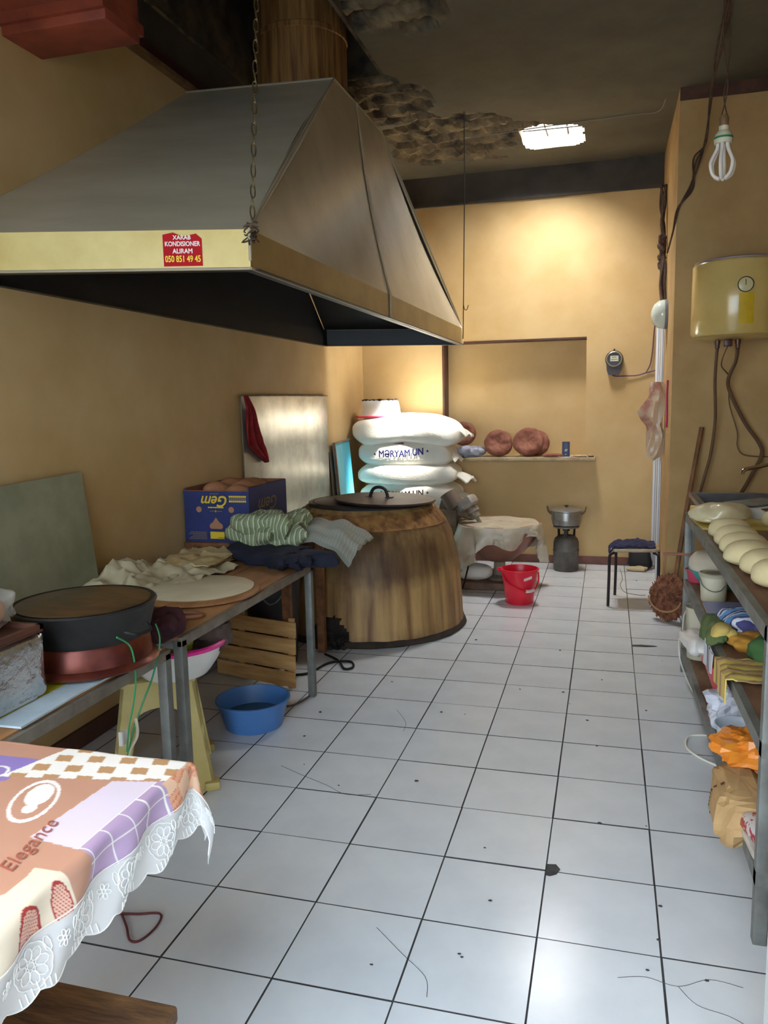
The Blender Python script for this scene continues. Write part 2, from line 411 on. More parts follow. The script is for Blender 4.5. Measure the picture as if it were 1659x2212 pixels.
# recess the flue climbs into
mk('flue_recess', join(box(FX0-.02, FX0, FY0, FY1, ZC-.001, 4.1), box(FX1, FX1+.02, FY0, FY1, ZC-.001, 4.1), box(FX0, FX1, FY1, FY1+.02, ZC-.001, 4.1), box(FX0, FX1, FY0-.02, FY0, ZC-.001, 4.1), box(FX0-.02, FX1+.02, FY0-.02, FY1+.02, 4.1, 4.12)),
   mat('dark_plaster', (92, 82, 64), (46, 40, 34), rough=.9, scale=7, bump=.5, bscale=20), ceil, smooth=False)
for k, (a, b) in enumerate((((-.52, 6.2, 3.60), (-.50, 6.95, 3.60)), ((-.345, 6.2, 3.6), (-.34, 6.95, 3.6)), ((-.75, 6.63, 3.585), (-.14, 6.65, 3.585)))):
    mk('rebar', tube([a, b], .007, 6), M_DARK, ceil)
struct('wall_front_baffle', join(box(XL-.2, XR+.2, .34, .46, 2.5, ZC+.14), box(XL-.2, -2.1, .34, .46, 0, 2.5), box(.42, XR+.2, .34, .46, 0, 2.5)), M_WALLD, smooth=False)  # unseen header and right pier, added to dim the upper walls and rack side
# open white door leaf at the shop front, on the right
d1 = struct('door_1', box(.345, .385, .80, 1.70, .01, 2.05, .004), mat('white_door_paint', (225, 232, 236), rough=.4))
mk('door_handle', join(tube([(.346, .9, 1.0), (.31, .9, 1.0), (.31, 1.02, 1.0)], .009), ), M_STEEL, d1)
# pavement outside
struct('wall_sun_blocker', box(XR+.02, XR+.4, -6, .42, 0, 9), mat('grey_render', (150, 146, 140), (130, 126, 120), rough=.9, scale=2))  # unseen tall wall, added to keep the sun off the open shop front
struct('pavement', box(-6, 6, -6, YF, -.12, -.03), mat('grey_paving', (150, 148, 144), (120, 118, 114), rough=.9, scale=5))

# ------------------------------------------------------------------ extraction hood
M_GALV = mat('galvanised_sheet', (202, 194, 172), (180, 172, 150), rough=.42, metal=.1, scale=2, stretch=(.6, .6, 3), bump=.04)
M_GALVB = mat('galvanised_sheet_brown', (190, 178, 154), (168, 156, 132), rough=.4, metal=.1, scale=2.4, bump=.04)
M_SOOTIN = mat('soot_black_sheet', (22, 23, 28), (12, 12, 15), rough=.45, scale=5)
NR, NL, FL, FR = Vector((-1.19, 2.59, 1.973)), Vector((-2.255, 2.285, 1.98)), Vector((-2.255, 6.3, 1.973)), Vector((-1.145, 6.5, 1.953))
up = Vector((0, 0, .13))
TR, TL, TFL, TFR = Vector((-1.42, 4.226, 3.2)), Vector((-2.255, 4.17, 3.21)), Vector((-2.255, 5.08, 3.2)), Vector((-1.41, 5.113, 3.2))
hood = thing('extraction_hood', 'big grey sheet-metal extraction hood with a yellow lip over the clay oven', 'extractor hood', (-1.7, 4.5, 1.97))
def sheet(a, b, c, d, sag, t):
    n_ = (b-a).cross(d-a).normalized()
    def f(u, v): return a.lerp(b, u).lerp(d.lerp(c, u), v)+n_*(-sag*sin(pi*v))
    return surf(f, 14, 14, t)
def s2(a, b, c, d, sag, t):   # force outward normals: a,b lower edge seen left-to-right from outside
    return sheet(a, b, c, d, sag, t)
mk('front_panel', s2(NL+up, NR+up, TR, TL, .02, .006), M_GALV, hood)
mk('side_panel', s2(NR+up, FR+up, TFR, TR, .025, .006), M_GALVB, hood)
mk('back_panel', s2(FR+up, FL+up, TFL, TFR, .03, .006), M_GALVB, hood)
ins = .02
def inn(p, k=ins):
    c = Vector((-1.8, 4.5, p.z)); return p+(c-p).normalized()*k
mk('soot_lining', join(sheet(inn(NR+up), inn(NL+up), inn(TL), inn(TR), -.03, .004), sheet(inn(FR+up), inn(NR+up), inn(TR), inn(TFR), -.035, .004),
   sheet(inn(FL+up), inn(FR+up), inn(TFR), inn(TFL), -.03, .004), panel([NL+up+Vector((.012, .02, -.03)), FL+up+Vector((.012, -.02, -.03)), TFL+Vector((.012, -.05, -.14)), TL+Vector((.012, .05, -.14))], .003)), M_SOOTIN, hood)
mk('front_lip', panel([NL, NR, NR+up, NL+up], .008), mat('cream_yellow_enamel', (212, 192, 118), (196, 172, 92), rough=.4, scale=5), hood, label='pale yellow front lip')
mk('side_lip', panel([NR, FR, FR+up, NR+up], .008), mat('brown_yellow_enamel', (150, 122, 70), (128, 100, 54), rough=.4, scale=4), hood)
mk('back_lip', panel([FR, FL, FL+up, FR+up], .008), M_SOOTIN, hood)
mk('wall_lip', panel([FL+Vector((.01, 0, 0)), NL+Vector((.01, 0, 0)), NL+up+Vector((.01, 0, 0)), FL+up+Vector((.01, 0, 0))], .008), M_SOOTIN, hood)
mk('inner_flange', join(*[bar(inn(a, .03), inn(b, .03), .05, .006) for a, b in ((NR, NL), (FR, NR), (FL, FR), (NL, FL))]), M_SOOTIN, hood)
so = Vector((1, -.05, .18)).normalized()
seam = [TR.lerp(TFR, .42)+so*.006]
for k in range(1, 8):
    v = k/8; p = (NR+up).lerp(FR+up, .45).lerp(TR.lerp(TFR, .42), 1-v)
    seam.append(p-so*.025*sin(pi*(1-v))+so*.008)
seam += [(NR+up).lerp(FR+up, .45)+so*.006, NR.lerp(FR, .45)+so*.006]
mk('seam_strip', join(*[bar(a, b, .022, .008, so) for a, b in zip(seam, seam[1:])]), mat('seam_steel', (206, 192, 164), (176, 160, 130), rough=.5), hood)
mk('corner_bead', join(tube([NR+up*.2, NR+up], .006), tube([NR+up, TR], .006), tube([FR+up, TFR], .006), tube([TL, TR], .008), tube([TR, TFR], .006), tube([NR, FR], .005), tube([NL, NR], .005), tube([FR, FR+up], .005)), mat('bead_steel', (160, 150, 128), rough=.5), hood)
mk('top_plate', panel([TL, TR, TFR, TFL], .006), M_GALV, hood)
# sticker on the front lip
ld = (NR-NL).normalized(); ln = ld.cross(Vector((0, 0, 1))).normalized()
def lipp(x, z): k = (x-NL.x)/(NR.x-NL.x); p = NL.lerp(NR, k); return Vector((p.x, p.y, z))+ln*.0015
SM = mat('red_sticker', (176, 18, 28), (160, 12, 22), rough=.7, spec=.2); SW = mat('sticker_white_ink', (232, 220, 214), rough=.5); SY = mat('sticker_yellow_ink', (236, 204, 20), rough=.5)
stk = mk('sticker', panel([lipp(-1.475, 1.985), lipp(-1.347, 1.985), lipp(-1.347, 2.075), lipp(-1.365, 2.092), lipp(-1.41, 2.083), lipp(-1.44, 2.097), lipp(-1.475, 2.09)], .0012), SM, hood, label='red advertising sticker with white and yellow lettering')
def lipt(s, x, z, size, sx, m_):
    mk('lettering', xf(text_geo(s, size, sx, bold=.0006), frame_m(lipp(x, z)+ln*.001, ld, (0, 0, 1))), m_, stk, smooth=False)
lipt('XARAB', -1.412, 2.079, .020, .95, SW); lipt('KONDISIONER', -1.411, 2.058, .022, .82, SW); lipt('ALIRAM', -1.411, 2.034, .022, .9, SW); lipt('050 851 49 45', -1.411, 2.008, .030, .70, SY)
single('flue_pipe', 'wide brown rusty flue pipe rising from the extraction hood', 'flue pipe',
       lathe([(.255, 3.18), (.255, 3.5), (.262, 3.505), (.262, 3.53), (.255, 3.535), (.255, 4.09)], 40, -1.70, 4.5), mat('rusty_flue', (164, 122, 72), (98, 66, 38), rough=.5, metal=.3, scale=5, stretch=(7, 7, .4)), (-1.7, 4.5, 3.2))
# chain from the ceiling to the near hood corner
ch = thing('hanging_chain', 'steel link chain holding up the near corner of the hood', 'chain', (-1.195, 2.62, 2.08))
lk = tube([(.0075*cos(a)*1, 0, .0165*sin(a)+math.copysign(.006, sin(a)) if abs(sin(a)) > .01 else 0) for a in [2*pi*k/10+.01 for k in range(10)]], .0028, 6, 2, closed=True)
lmesh = None; a0 = Vector((-1.2, 2.635, 2.10)); b0 = Vector((-1.2, 2.84, 3.49)); nl = 39
MC = mat('brassy_chain_steel', (134, 120, 84), (92, 78, 54), rough=.35, metal=.8)
for k in range(nl+1):
    p = a0.lerp(b0, k/nl)
    if lmesh is None: o = mk('link', lk, MC, ch, local=True); lmesh = o.data
    else: o = bpy.data.objects.new('link', lmesh); COL.objects.link(o); o.parent = ch
    o.location = p-Vector((-1.195, 2.62, 2.08)); o.rotation_euler = (-.14, 0, .4+(pi/2 if k % 2 else 0))
rk = random.Random(5)
mk('wire_knot', join(*[tube([(-1.195+rk.uniform(-.02, .03), 2.60+rk.uniform(-.02, .02), 2.12-i*.012+rk.uniform(-.02, .02)) for i in range(6)], .0028, 5, 4) for q in range(7)]), mat('rusty_wire', (92, 74, 56), (60, 46, 36), rough=.6, metal=.4), ch)
hw = thing('hanging_wire', 'thin wire with a hook running from the ceiling to the far hood corner', 'wire', (-1.145, 6.5, 2.09))
mk('wire_strand', tube([(-1.0, 5.8, 3.52), (-1.035, 6.0, 3.1), (-1.09, 6.26, 2.5), (-1.14, 6.49, 2.0)], .0035, 6, 6), M_DARK, hw)
mk('hook', tube([(-1.115, 6.37, 2.27), (-1.105, 6.37, 2.22), (-1.088, 6.37, 2.215), (-1.075, 6.37, 2.25)], .003, 6), M_DARK, hw)

# ------------------------------------------------------------------ clay oven
TCX, TCY = -1.562, 5.14
prof = [(.64, 0), (.642, .02), (.64, .045), (.637, .07), (.633, .16), (.623, .3), (.612, .4), (.599, .48), (.582, .57), (.562, .64), (.532, .70), (.49, .755), (.45, .80), (.425, .825), (.36, .835), (.33, .82), (.32, .68), (.35, .35)]
mt = mat('fired_clay', (176, 130, 66), rough=.55, bump=.35, bscale=26); nt = mt.node_tree; N = nt.nodes; L = nt.links
def clay(nt):
    N = nt.nodes; L = nt.links; tc = [n for n in N if n.type == 'TEX_COORD'][0]
    mp = N.new('ShaderNodeMapping'); mp.inputs['Scale'].default_value = (9, 9, .5); L.new(tc.outputs['Object'], mp.inputs[0])
    n1 = N.new('ShaderNodeTexNoise'); n1.inputs['Scale'].default_value = 1.6; n1.inputs['Detail'].default_value = 5; L.new(mp.outputs[0], n1.inputs['Vector'])
    c1 = N.new('ShaderNodeValToRGB'); e = c1.color_ramp.elements; e[0].position = .30; e[1].position = .62; e[0].color = lin((112, 74, 42)); e[1].color = lin((184, 146, 92)); L.new(n1.outputs[0], c1.inputs[0])
    sp = N.new('ShaderNodeSeparateXYZ'); L.new(tc.outputs['Object'], sp.inputs[0])
    n2 = N.new('ShaderNodeTexNoise'); n2.inputs['Scale'].default_value = 4.5; n2.inputs['Detail'].default_value = 4; L.new(tc.outputs['Object'], n2.inputs['Vector'])
    ma = N.new('ShaderNodeMath'); ma.operation = 'MULTIPLY_ADD'; ma.inputs[1].default_value = .28; L.new(n2.outputs[0], ma.inputs[0]); L.new(sp.outputs[2], ma.inputs[2])
    c2 = N.new('ShaderNodeValToRGB'); r = c2.color_ramp; r.elements[0].position = .135; r.elements[0].color = (1, 1, 1, 1)
    r.elements[1].position = 1; r.elements[1].color = (.9, .9, .9, 1)
    for p, v in ((.2, .25), (.27, .0), (.50, .05), (.60, .6), (.70, .62), (.80, .5), (.90, .62), (.945, .12), (.99, .2), (1.0, .85)):
        q = r.elements.new(p); q.color = (v, v, v, 1)
    L.new(ma.outputs[0], c2.inputs[0])
    mx = N.new('ShaderNodeMix'); mx.data_type = 'RGBA'; mx.inputs[7].default_value = lin((58, 36, 20))
    L.new(c2.outputs[0], mx.inputs[0]); L.new(c1.outputs[0], mx.inputs[6]); L.new(mx.outputs[2], N['Principled BSDF'].inputs['Base Color'])
clay(nt)
tan = thing('clay_oven', 'large round brown clay tandoor oven with soot streaks under the hood', 'oven', (TCX, TCY, 0))
mk('oven_body', lathe(prof, 96, TCX, TCY, 0, lambda a, z: 1+.006*fbm(cos(a)*3, sin(a)*3, z*3)), mt, tan)
mk('oven_mouth_ring', ring([(.33, .82), (.34, .847), (.38, .851), (.408, .838), (.418, .806), (.38, .80)], 64, TCX, TCY, 0, lambda a, z: 1+.012*fbm(cos(a)*4, sin(a)*4, z*4)), mat('charred_clay', (46, 38, 34), (30, 26, 24), rough=.8, scale=8, bump=.3), tan)
mk('plaster_collar', ring([(.448, .805), (.49, .757), (.524, .714), (.514, .706), (.482, .748), (.438, .80)], 96, TCX, TCY, 0, lambda a, z: 1+.012+.02*fbm(cos(a)*7, sin(a)*7, z*16)), mat('crumbly_clay', (168, 122, 66), (104, 66, 34), rough=.9, scale=14, bump=.8, bscale=40), tan)
mk('base_skirt', ring([(.642, .0), (.658, .012), (.65, .035), (.63, .05)], 96, TCX, TCY, 0, lambda a, z: 1+.012*fbm(cos(a)*5, sin(a)*5, z*3)), mat('dark_mortar', (64, 50, 40), (44, 36, 32), rough=.9, scale=9, bump=.5), tan)
sh = []
for q in range(40):
    a = radians(-97+rk.uniform(-11, 9)); r0 = .645+rk.uniform(-.01, .05); z0 = abs(rk.gauss(0, .04))
    sh.append(mv(rot(blob(rk.uniform(.012, .035), rk.uniform(.01, .025), rk.uniform(.008, .02), amp=.5, freq=14, nu=8, nv=5, seed=q), rk.uniform(0, 3)), TCX+r0*cos(a), TCY+r0*sin(a), max(.012, min(z0, .09))))
hole_ = [[], []]  # dark skin on solid clay: the hollow's shade is put into its colour
for i in range(19):
    for j in range(11):
        a = radians(-97+12.5*(i/9-1)); zz = .005+.20*j/10; rr2 = .642-.010*(zz/.2)
        e_ = ((i/9-1))**2+((j/10-.15)/.85)**2+.35*fbm(i*.5, j*.6, 3)
        hole_[0].append(Vector((TCX+(rr2+(.004 if e_ < 1 else -.02))*cos(a), TCY+(rr2+(.004 if e_ < 1 else -.02))*sin(a), zz)))
for i in range(18):
    for j in range(10): hole_[1].append((i*11+j, (i+1)*11+j, (i+1)*11+j+1, i*11+j+1))
mk('stoke_hole', join(*sh, hole_), mat('ash_and_hollow_dark', (50, 40, 36), (26, 21, 20), rough=.95, scale=16, bump=.6), tan, label='stoke hole at the foot, a dark patch with ash bits')
MI = mat('rusted_lid_iron', (70, 54, 50), (44, 36, 36), rough=.5, metal=.4, scale=6, bump=.1)
LD = Matrix.Translation((0, 0, -.031))
lid = thing('iron_cover', 'round iron cover with an arched handle lying on the clay oven', 'cover', (-1.43, 5.08, .854))
mk('lid_plate', xf(rot(lathe([(.001, .896), (.30, .892), (.335, .886), (.342, .892), (.335, .901), (.001, .908)], 56, -1.43, 5.08), .035, 'Y', (-1.43, 5.08, .89)), LD), MI, lid)
mk('lid_handle', xf(join(tube([(-1.53, 5.07, .905), (-1.515, 5.07, .95), (-1.49, 5.07, .972), (-1.45, 5.07, .974), (-1.42, 5.07, .955), (-1.405, 5.07, .905)], .011, 8), box(-1.56, -1.51, 5.05, 5.09, .903, .911), box(-1.42, -1.37, 5.05, 5.09, .903, .911)), LD), M_DARK, lid)
single('oven_plate', 'second dark iron plate tucked under the oven lid', 'lid', xf(rot(lathe([(.001, .872), (.30, .872), (.31, .876), (.30, .881), (.001, .884)], 48, -1.66, 5.12), -.0, 'Y', (-1.66, 5.12, .87)), LD), mat('old_plate_iron', (78, 62, 60), (52, 42, 42), rough=.45, metal=.4), (-1.66, 5.12, .841))

# ------------------------------------------------------------------ sheets against the left wall
sm = mat('worn_zinc_sheet', (176, 172, 158), (148, 142, 128), rough=.32, metal=.6, scale=3, stretch=(1, 2, 2))
ms = thing('metal_sheet', 'tall worn zinc sheet fixed on the wall behind the oven', 'metal sheet', (-2.24, 5.45, .66))
mk('sheet_face', surf(lambda u, v: (-2.236-.006*v+.005*sin(u*9), 4.65+1.6*u, .66+.905*v), 20, 10, .004), sm, ms)
mk('sheet_rim', tube([(-2.234, 4.65, 1.565), (-2.236, 5.4, 1.567), (-2.234, 6.25, 1.565)], .006, 6), M_STEEL, ms)
def rc(u, v):
    yl = 4.645+(0 if v < .72 else .26*((v-.72)/.28)**1.2); yr = 4.70+.24*min(1, v*1.25)-.0*v
    z = 1.565-.44*v+.03*u*v*(1 if v < .7 else 0)
    return (-2.222+.014*sin(u*15+v*3)*min(1, v*4)+.012*v, yl+(yr-yl)*u+.012*sin(v*9), z)
single('red_cloth', 'dark red cloth hanging from the top corner of the zinc sheet', 'cloth', surf(rc, 18, 24, .006), mat('dark_red_cloth', (150, 24, 30), (118, 16, 24), rough=.85, scale=14), (-2.2, 4.7, 1.56))
bp_ = thing('turquoise_board', 'turquoise painted board standing between zinc sheet and flour sacks', 'board', (-2.2, 6.7, 0))
mk('board_face', surf(lambda u, v: (-2.14-.09*v, 6.36+.42*u, .02+(1.15+.02*u)*v), 3, 6, .012), mat('turquoise_paint', (60, 160, 190), (120, 190, 200), rough=.5, scale=2.5, stretch=(1, 3, .6)), bp_)
mk('edge_strip', join(bar((-2.132, 6.352, .02), (-2.222, 6.352, 1.165), .02, .012, (0, 1, 0)), bar((-2.222, 6.35, 1.17), (-2.222, 6.78, 1.183), .02, .01)), mat('bare_board_edge', (158, 120, 96), (120, 86, 66)), bp_)
single('dark_plank', 'dark upright plank beside the turquoise board', 'plank', panel([(-2.17, 6.27, .01), (-2.17, 6.33, .01), (-2.24, 6.33, 1.1), (-2.24, 6.27, 1.1)], .015), mat('dark_plank_wood', (60, 46, 36), (44, 34, 28)), (-2.2, 6.3, 0))
single('fibreboard_panel', 'grey-green sheet standing on the work table against the wall', 'panel', panel([(-2.17, 1.6, .71), (-2.17, 2.99, .71), (-2.225, 2.99, 1.232), (-2.225, 1.6, 1.2)], .006), mat('grey_green_board', (158, 158, 132), (132, 134, 110), rough=.55, metal=.1, scale=4, bump=.05, bscale=50), (-2.2, 2.6, .71))

# ------------------------------------------------------------------ flour sacks
MS = mat('white_woven_sack', (238, 236, 226), (228, 224, 212), rough=.6, scale=5, bump=.15, bscale=90)
MSP = mat('sack_blue_print', (34, 38, 92), rough=.9, spec=.1); MSR = mat('sack_red_print', (150, 30, 34), rough=.9, spec=.1); MSG = mat('sack_grey_print', (58, 54, 54), rough=.9, spec=.1)
SX, SY_ = -1.735, 7.04
def sack_geo(wx, wy, h, cx, cy, z0, seed, droop=0, tilt=0):
    def f(v):
        s_ = v.x/wx; t_ = v.y/wy; v = v.copy()
        v.z *= 1-.45*abs(s_)**7
        v.z += -.045*droop*max(0, s_)**3+.010*sin(s_*4.5+seed*2)+tilt*s_+.008*noise.noise(Vector((v.x*7, v.y*7, seed)))
        v.y += .014*sin(s_*4+seed)+.010*noise.noise(Vector((v.x*6, v.z*9, seed+3)))
        return v
    return mv(blob(wx, wy, h/2, .5, .28, nu=96, nv=28, seed=seed, f=f), cx, cy, z0+h*.42)
def flap(x, y, z, w_, l, seed):
    def f(u, v):
        q = (2*v-1); return (x+l*u*(1-.25*abs(q))+.01*sin(v*9+seed), y+w_*q*(.75+.45*u), z+.03*(1-u)*(1-q*q)-.05*u*u+.018*sin(v*13+seed)*u)
    return join(surf(f, 10, 16, .012), tube([f(1, k/10) for k in range(11)], .006, 5, 2))
lev = [(0, .205), (.195, .205), (.39, .20), (.58, .205), (.77, .185), (.94, .215), (1.14, .235)]
names = ['bottom flour sack of the stack in the back corner', 'second flour sack from the floor in the stack', 'third flour sack from the floor in the stack',
         'white flour sack with grey lettering just above the oven lid', 'plain white flour sack between the two lettered ones', 'white flour sack with blue lettering second from the top', 'topmost white flour sack carrying the upturned basin']
for k, (z, h) in enumerate(lev):
    dx = [.02, -.02, .01, .015, .0, -.015, .0][k]; wx = [.45, .45, .45, .45, .455, .43, .49][k]
    g = sack_geo(wx, .25, h*1.2, SX+dx, SY_+[.01, 0, -.01, .01, 0, .01, -.01][k], z-.004, k+1, 1 if k == 6 else .3)
    t_ = thing('flour_sack', names[k], 'sack', (SX+dx, SY_, z), group='flour sacks in the corner stack')
    mk('sack_body', g, MS, t_)
    ex = SX+dx+wx
    if k >= 3:
        mk('sack_ear', flap(ex-.035, SY_+.0, z+h*.45, .13, [.17, .18, .10, .12][k-3], k), MS, t_)
    if k in (3, 5):
        tg = subdiv(text_geo('MƏRYAM UN', .100, .68, bold=.002), 3)
        def bend(v): return Vector((v.x, 0, v.y))
        tg = [[Vector((SX-.02+v.x, 6.2, z+h*.5+v.y*(.85 if k == 5 else .8)+.10*max(0, v.x))) for v in tg[0]], tg[1]]
        mk('lettering', wrap_on(tg, g, (0, 1, 0), .008), MSP if k == 5 else MSG, t_, smooth=False)
        for sx in (-.24, .235):
            st = [[], []]; n5 = 10
            for q in range(n5):
                rr_ = .016 if q % 2 == 0 else .006; a = 2*pi*q/n5+pi/2
                st[0].append(Vector((SX-.02+sx+rr_*cos(a), 6.2, z+h*.5+rr_*sin(a)+.1*max(0, sx))))
            st[1].append(tuple(range(n5)))
            mk('star', wrap_on(st, g, (0, 1, 0)), MSP if k == 5 else MSG, t_, smooth=False)
        if k == 5:
            rp = join(*[[[Vector((SX+x0, 6.3, z+h*.93)), Vector((SX+x1, 6.3, z+h*.91)), Vector((SX+x1, 6.3, z+h*.96)), Vector((SX+x0, 6.3, z+h*.985))], [(0, 1, 2, 3)]] for x0, x1 in ((-.3, -.18), (-.1, 0))])
            mk('red_print', wrap_on(subdiv(rp, 2), g, (0, 1, 0)), MSR, t_, smooth=False)
bs = thing('upturned_basin', 'white plastic basin with pink rim turned upside down on the sacks', 'basin', (-2.0, 7.02, 1.385))
mk('basin_shell', lathe([(.205, 0), (.20, .006), (.185, .03), (.178, .09), (.168, .135), (.155, .15), (.14, .146), (.001, .140)], 40, -2.0, 7.02, 1.372), M_WHITE, bs)
mk('basin_rim', ring([(.203, .0), (.222, .0), (.228, .008), (.218, .018), (.198, .014)], 40, -2.0, 7.02, 1.368), mat('pink_rim_plastic', (226, 60, 100), rough=.4), bs)
mk('dark_crumbs', join(*[mv(blob(rk.uniform(.008, .02), .012, rk.uniform(.006, .014), amp=.4, freq=20, nu=8, nv=5, seed=q), -2.0+.15*cos(q*.29), 7.02+.15*sin(q*.29), 1.372+.152) for q in range(22)]), mat('burnt_crumbs', (40, 30, 40), rough=.9), bs)

# ------------------------------------------------------------------ work tables along the left wall
def work_table(label, y0, y1, zt, x0=-2.235, x1=-1.45):
    t_ = thing('work_table', label, 'table', ((x0+x1)/2, (y0+y1)/2, 0))
    n = 3; wd = (x1-x0-.01)/n
    for k in range(n): mk('top_board', box(x0+.005+k*wd+.001, x0+.005+(k+1)*wd-.001, y0, y1, zt-.018, zt-(.0006*k), .002), M_WOODL, t_)
    mk('frame_rail', box(x1-.006, x1+.014, y0, y1, zt-.042, zt-.006, .002), mat('brown_grey_steel', (136, 128, 116), (104, 92, 80), rough=.5, metal=.2, scale=9), t_)
    mk('frame_rail', box(x0, x0+.025, y0, y1, zt-.05, zt-.018, .002), M_STEEL, t_)
    for yy in (y0+.003, y1-.033): mk('end_rail', box(x0, x1, yy, yy+.03, zt-.05, zt-.018, .002), M_STEEL, t_)
    for xx in (x0+.01, x1-.022):
        for yy in (y0, y1-.035): mk('leg', box(xx, xx+.036, yy, yy+.036, 0, zt-.018, .003), M_STEEL, t_)
    return t_
work_table('low work table with steel legs carrying the griddle and foil box', .95, 2.34, .690)
work_table('work table with steel legs carrying the flatbread and round board', 2.415, 3.72, .705)
ZT = .706
# low wooden bench behind the table end, with the banana box
wb = thing('wooden_bench', 'rough wooden bench against the wall under the blue fruit box', 'bench', (-1.95, 4.1, 0))
for k in range(3): mk('plank', box(-2.245, -1.62, 3.86+k*.19, 3.86+k*.19+.183, .735, .763, .003), M_WOOD, wb)
for xx in (-2.23, -1.68):
    for yy in (3.87, 4.39): mk('leg', box(xx, xx+.045, yy, yy+.04, 0, .735), M_WOOD, wb)
mk('apron', box(-2.24, -1.62, 3.865, 3.885, .66, .735), M_WOOD, wb)
BX0, BX1, BY0, BY1, BZ0, BZ1 = -2.245, -1.855, 3.885, 4.40, .764, 1.045
MB = mat('navy_box_print', (38, 52, 112), (30, 42, 96), rough=.55, scale=7); MBI = mat('cardboard_inside', (150, 98, 72), (128, 80, 58), rough=.9, scale=8)
MY = mat('box_yellow_ink', (228, 196, 44), rough=.6); MBK = mat('box_tan_ink', (140, 120, 80), rough=.7); MHOLE = mat('cut_card_edge', (176, 124, 92), rough=.9)
fb = thing('fruit_box', 'navy cardboard fruit box printed upside down in yellow on the wooden bench', 'box', ((BX0+BX1)/2, (BY0+BY1)/2, BZ0))
mk('box_wall', box(BX0, BX1, BY0, BY0+.006, BZ0, BZ1), MB, fb); mk('box_wall', box(BX1-.006, BX1, BY0+.006, BY1, BZ0, BZ1+.02), MB, fb)
mk('box_wall', box(BX0, BX1, BY1, BY1+.006, BZ0, BZ1+.02), MB, fb); mk('box_wall', box(BX0, BX0+.006, BY0+.006, BY1, BZ0, BZ1+.015), MB, fb)
mk('box_floor', box(BX0+.006, BX1-.006, BY0+.006, BY1, BZ0, BZ0+.006), MBI, fb)
mk('inner_liner', join(box(BX0+.006, BX1-.006, BY0+.006, BY0+.009, BZ0, BZ1+.004), box(BX1-.009, BX1-.006, BY0+.009, BY1, BZ0, BZ1+.022), box(BX0+.006, BX1-.006, BY1-.003, BY1, BZ0, BZ1+.022), box(BX0+.006, BX0+.009, BY0+.009, BY1-.003, BZ0, BZ1+.017)), MBI, fb)
def boxtext(s, x, z, size, m_, sx=1, sh=0, face='n', bold=.0006):
    fm = frame_m((x, BY0-.0015, z), (-1, 0, 0), (0, 0, -1)) if face == 'n' else frame_m((BX1+.0015, x, z), (0, -1, 0), (0, 0, -1))
    mk('lettering', xf(text_geo(s, size, sx, sh, bold=bold), fm), m_, fb, smooth=False)
def rect_n(x0, x1, z0, z1, m_, nm='print', d=.0012): mk(nm, box(x0, x1, BY0-d, BY0, z0, z1), m_, fb)
bcx = -2.055
boxtext('Gem', bcx, .993, .085, MY, .95, .35, bold=.0016)
def fine(x0, x1, z, m_=None, h=.004):   # rows of print too small to read: broken dashes
    rq = random.Random(int(abs(x0*1e4+z*1e5))); g = G(); x = x0
    while x < x1:
        w_ = rq.uniform(.006, .018); add(g, box(x, min(x+w_, x1), BY0-.0012, BY0, z, z+h)); x += w_+.003
    mk('fine_print', g, m_ or MBK, fb, smooth=False)
fine(bcx-.045, bcx+.05, .953, MY, .007); fine(bcx-.03, bcx+.02, 1.030); fine(bcx-.035, bcx+.04, .934); rect_n(bcx-.004, bcx+.004, .931, .941, MY)
for k in range(3):
    for q in range(9): rect_n(-1.972+q*.0115, -1.972+q*.0115+.009, 1.012-k*.013, 1.022-k*.013, MY if k != 1 else MBK)
for x in (bcx-.10, bcx+.095): mk('hand_hole', rot(lathe([(.001, 0), (.016, 0), (.016, .0012), (.001, .0012)], 20), pi/2, 'X') if False else xf(lathe([(.001, 0), (.0165, 0), (.0165, .0012), (.001, .0012)], 20), frame_m((x, BY0-.0014, .945), (1, 0, 0), (0, 0, 1))), MHOLE, fb)
mk('hand_hole', [[Vector((bcx+px_*.04, BY0-.0014, .872+pz_*.034)) for px_, pz_ in ((-1, -.75), (-.8, -1), (.8, -1), (1, -.75), (.95, -.3), (.45, .15), (.12, .7), (0, .85), (-.12, .7), (-.45, .15), (-.95, -.3))], [tuple(range(11))]], MHOLE, fb, smooth=False)
rect_n(bcx-.038, bcx+.046, .783, .822, MY); fine(bcx+.008, bcx+.04, .787, MBK, .004)
for k in range(5): fine(-2.225+.012*(k % 3), -2.115, .780+k*.009); fine(-1.975+.01*(k % 2), -1.865, .780+k*.009)
boxtext('Gem', 4.14, .955, .11, MBK, 1.2, .35, face='e', bold=.001)
MR = mat('bun_crust', (190, 136, 98), (150, 98, 66), rough=.7, scale=8, bump=.2)
for k, (x, y, z, r) in enumerate(((-2.11, 4.02, 1.035, .075), (-2.0, 4.15, 1.03, .08), (-2.12, 4.23, 1.035, .08), (-1.97, 4.0, 1.02, .075), (-2.03, 4.31, 1.03, .08))):
    single('bread_roll', ['round brown bread roll highest at the near left of the fruit box', 'round brown bread roll in the middle of the fruit box', 'round brown bread roll at the wall side of the fruit box', 'round brown bread roll at the near right of the fruit box', 'round brown bread roll at the far end of the fruit box'][k], 'bread', mv(blob(r*1.1, r, .05, amp=.12, freq=12, nu=20, nv=12, seed=k), x, y, z), MR, (x, y, z-.05), group='rolls in the fruit box')
single('bread_bed', 'heap of bread crusts filling the fruit box below the rolls', 'bread', mv(blob(.18, .24, .085, .5, .4, amp=.1, freq=9, nu=32, nv=12, seed=3), (BX0+BX1)/2, (BY0+BY1)/2, .91), MR, ((BX0+BX1)/2, (BY0+BY1)/2, .77))
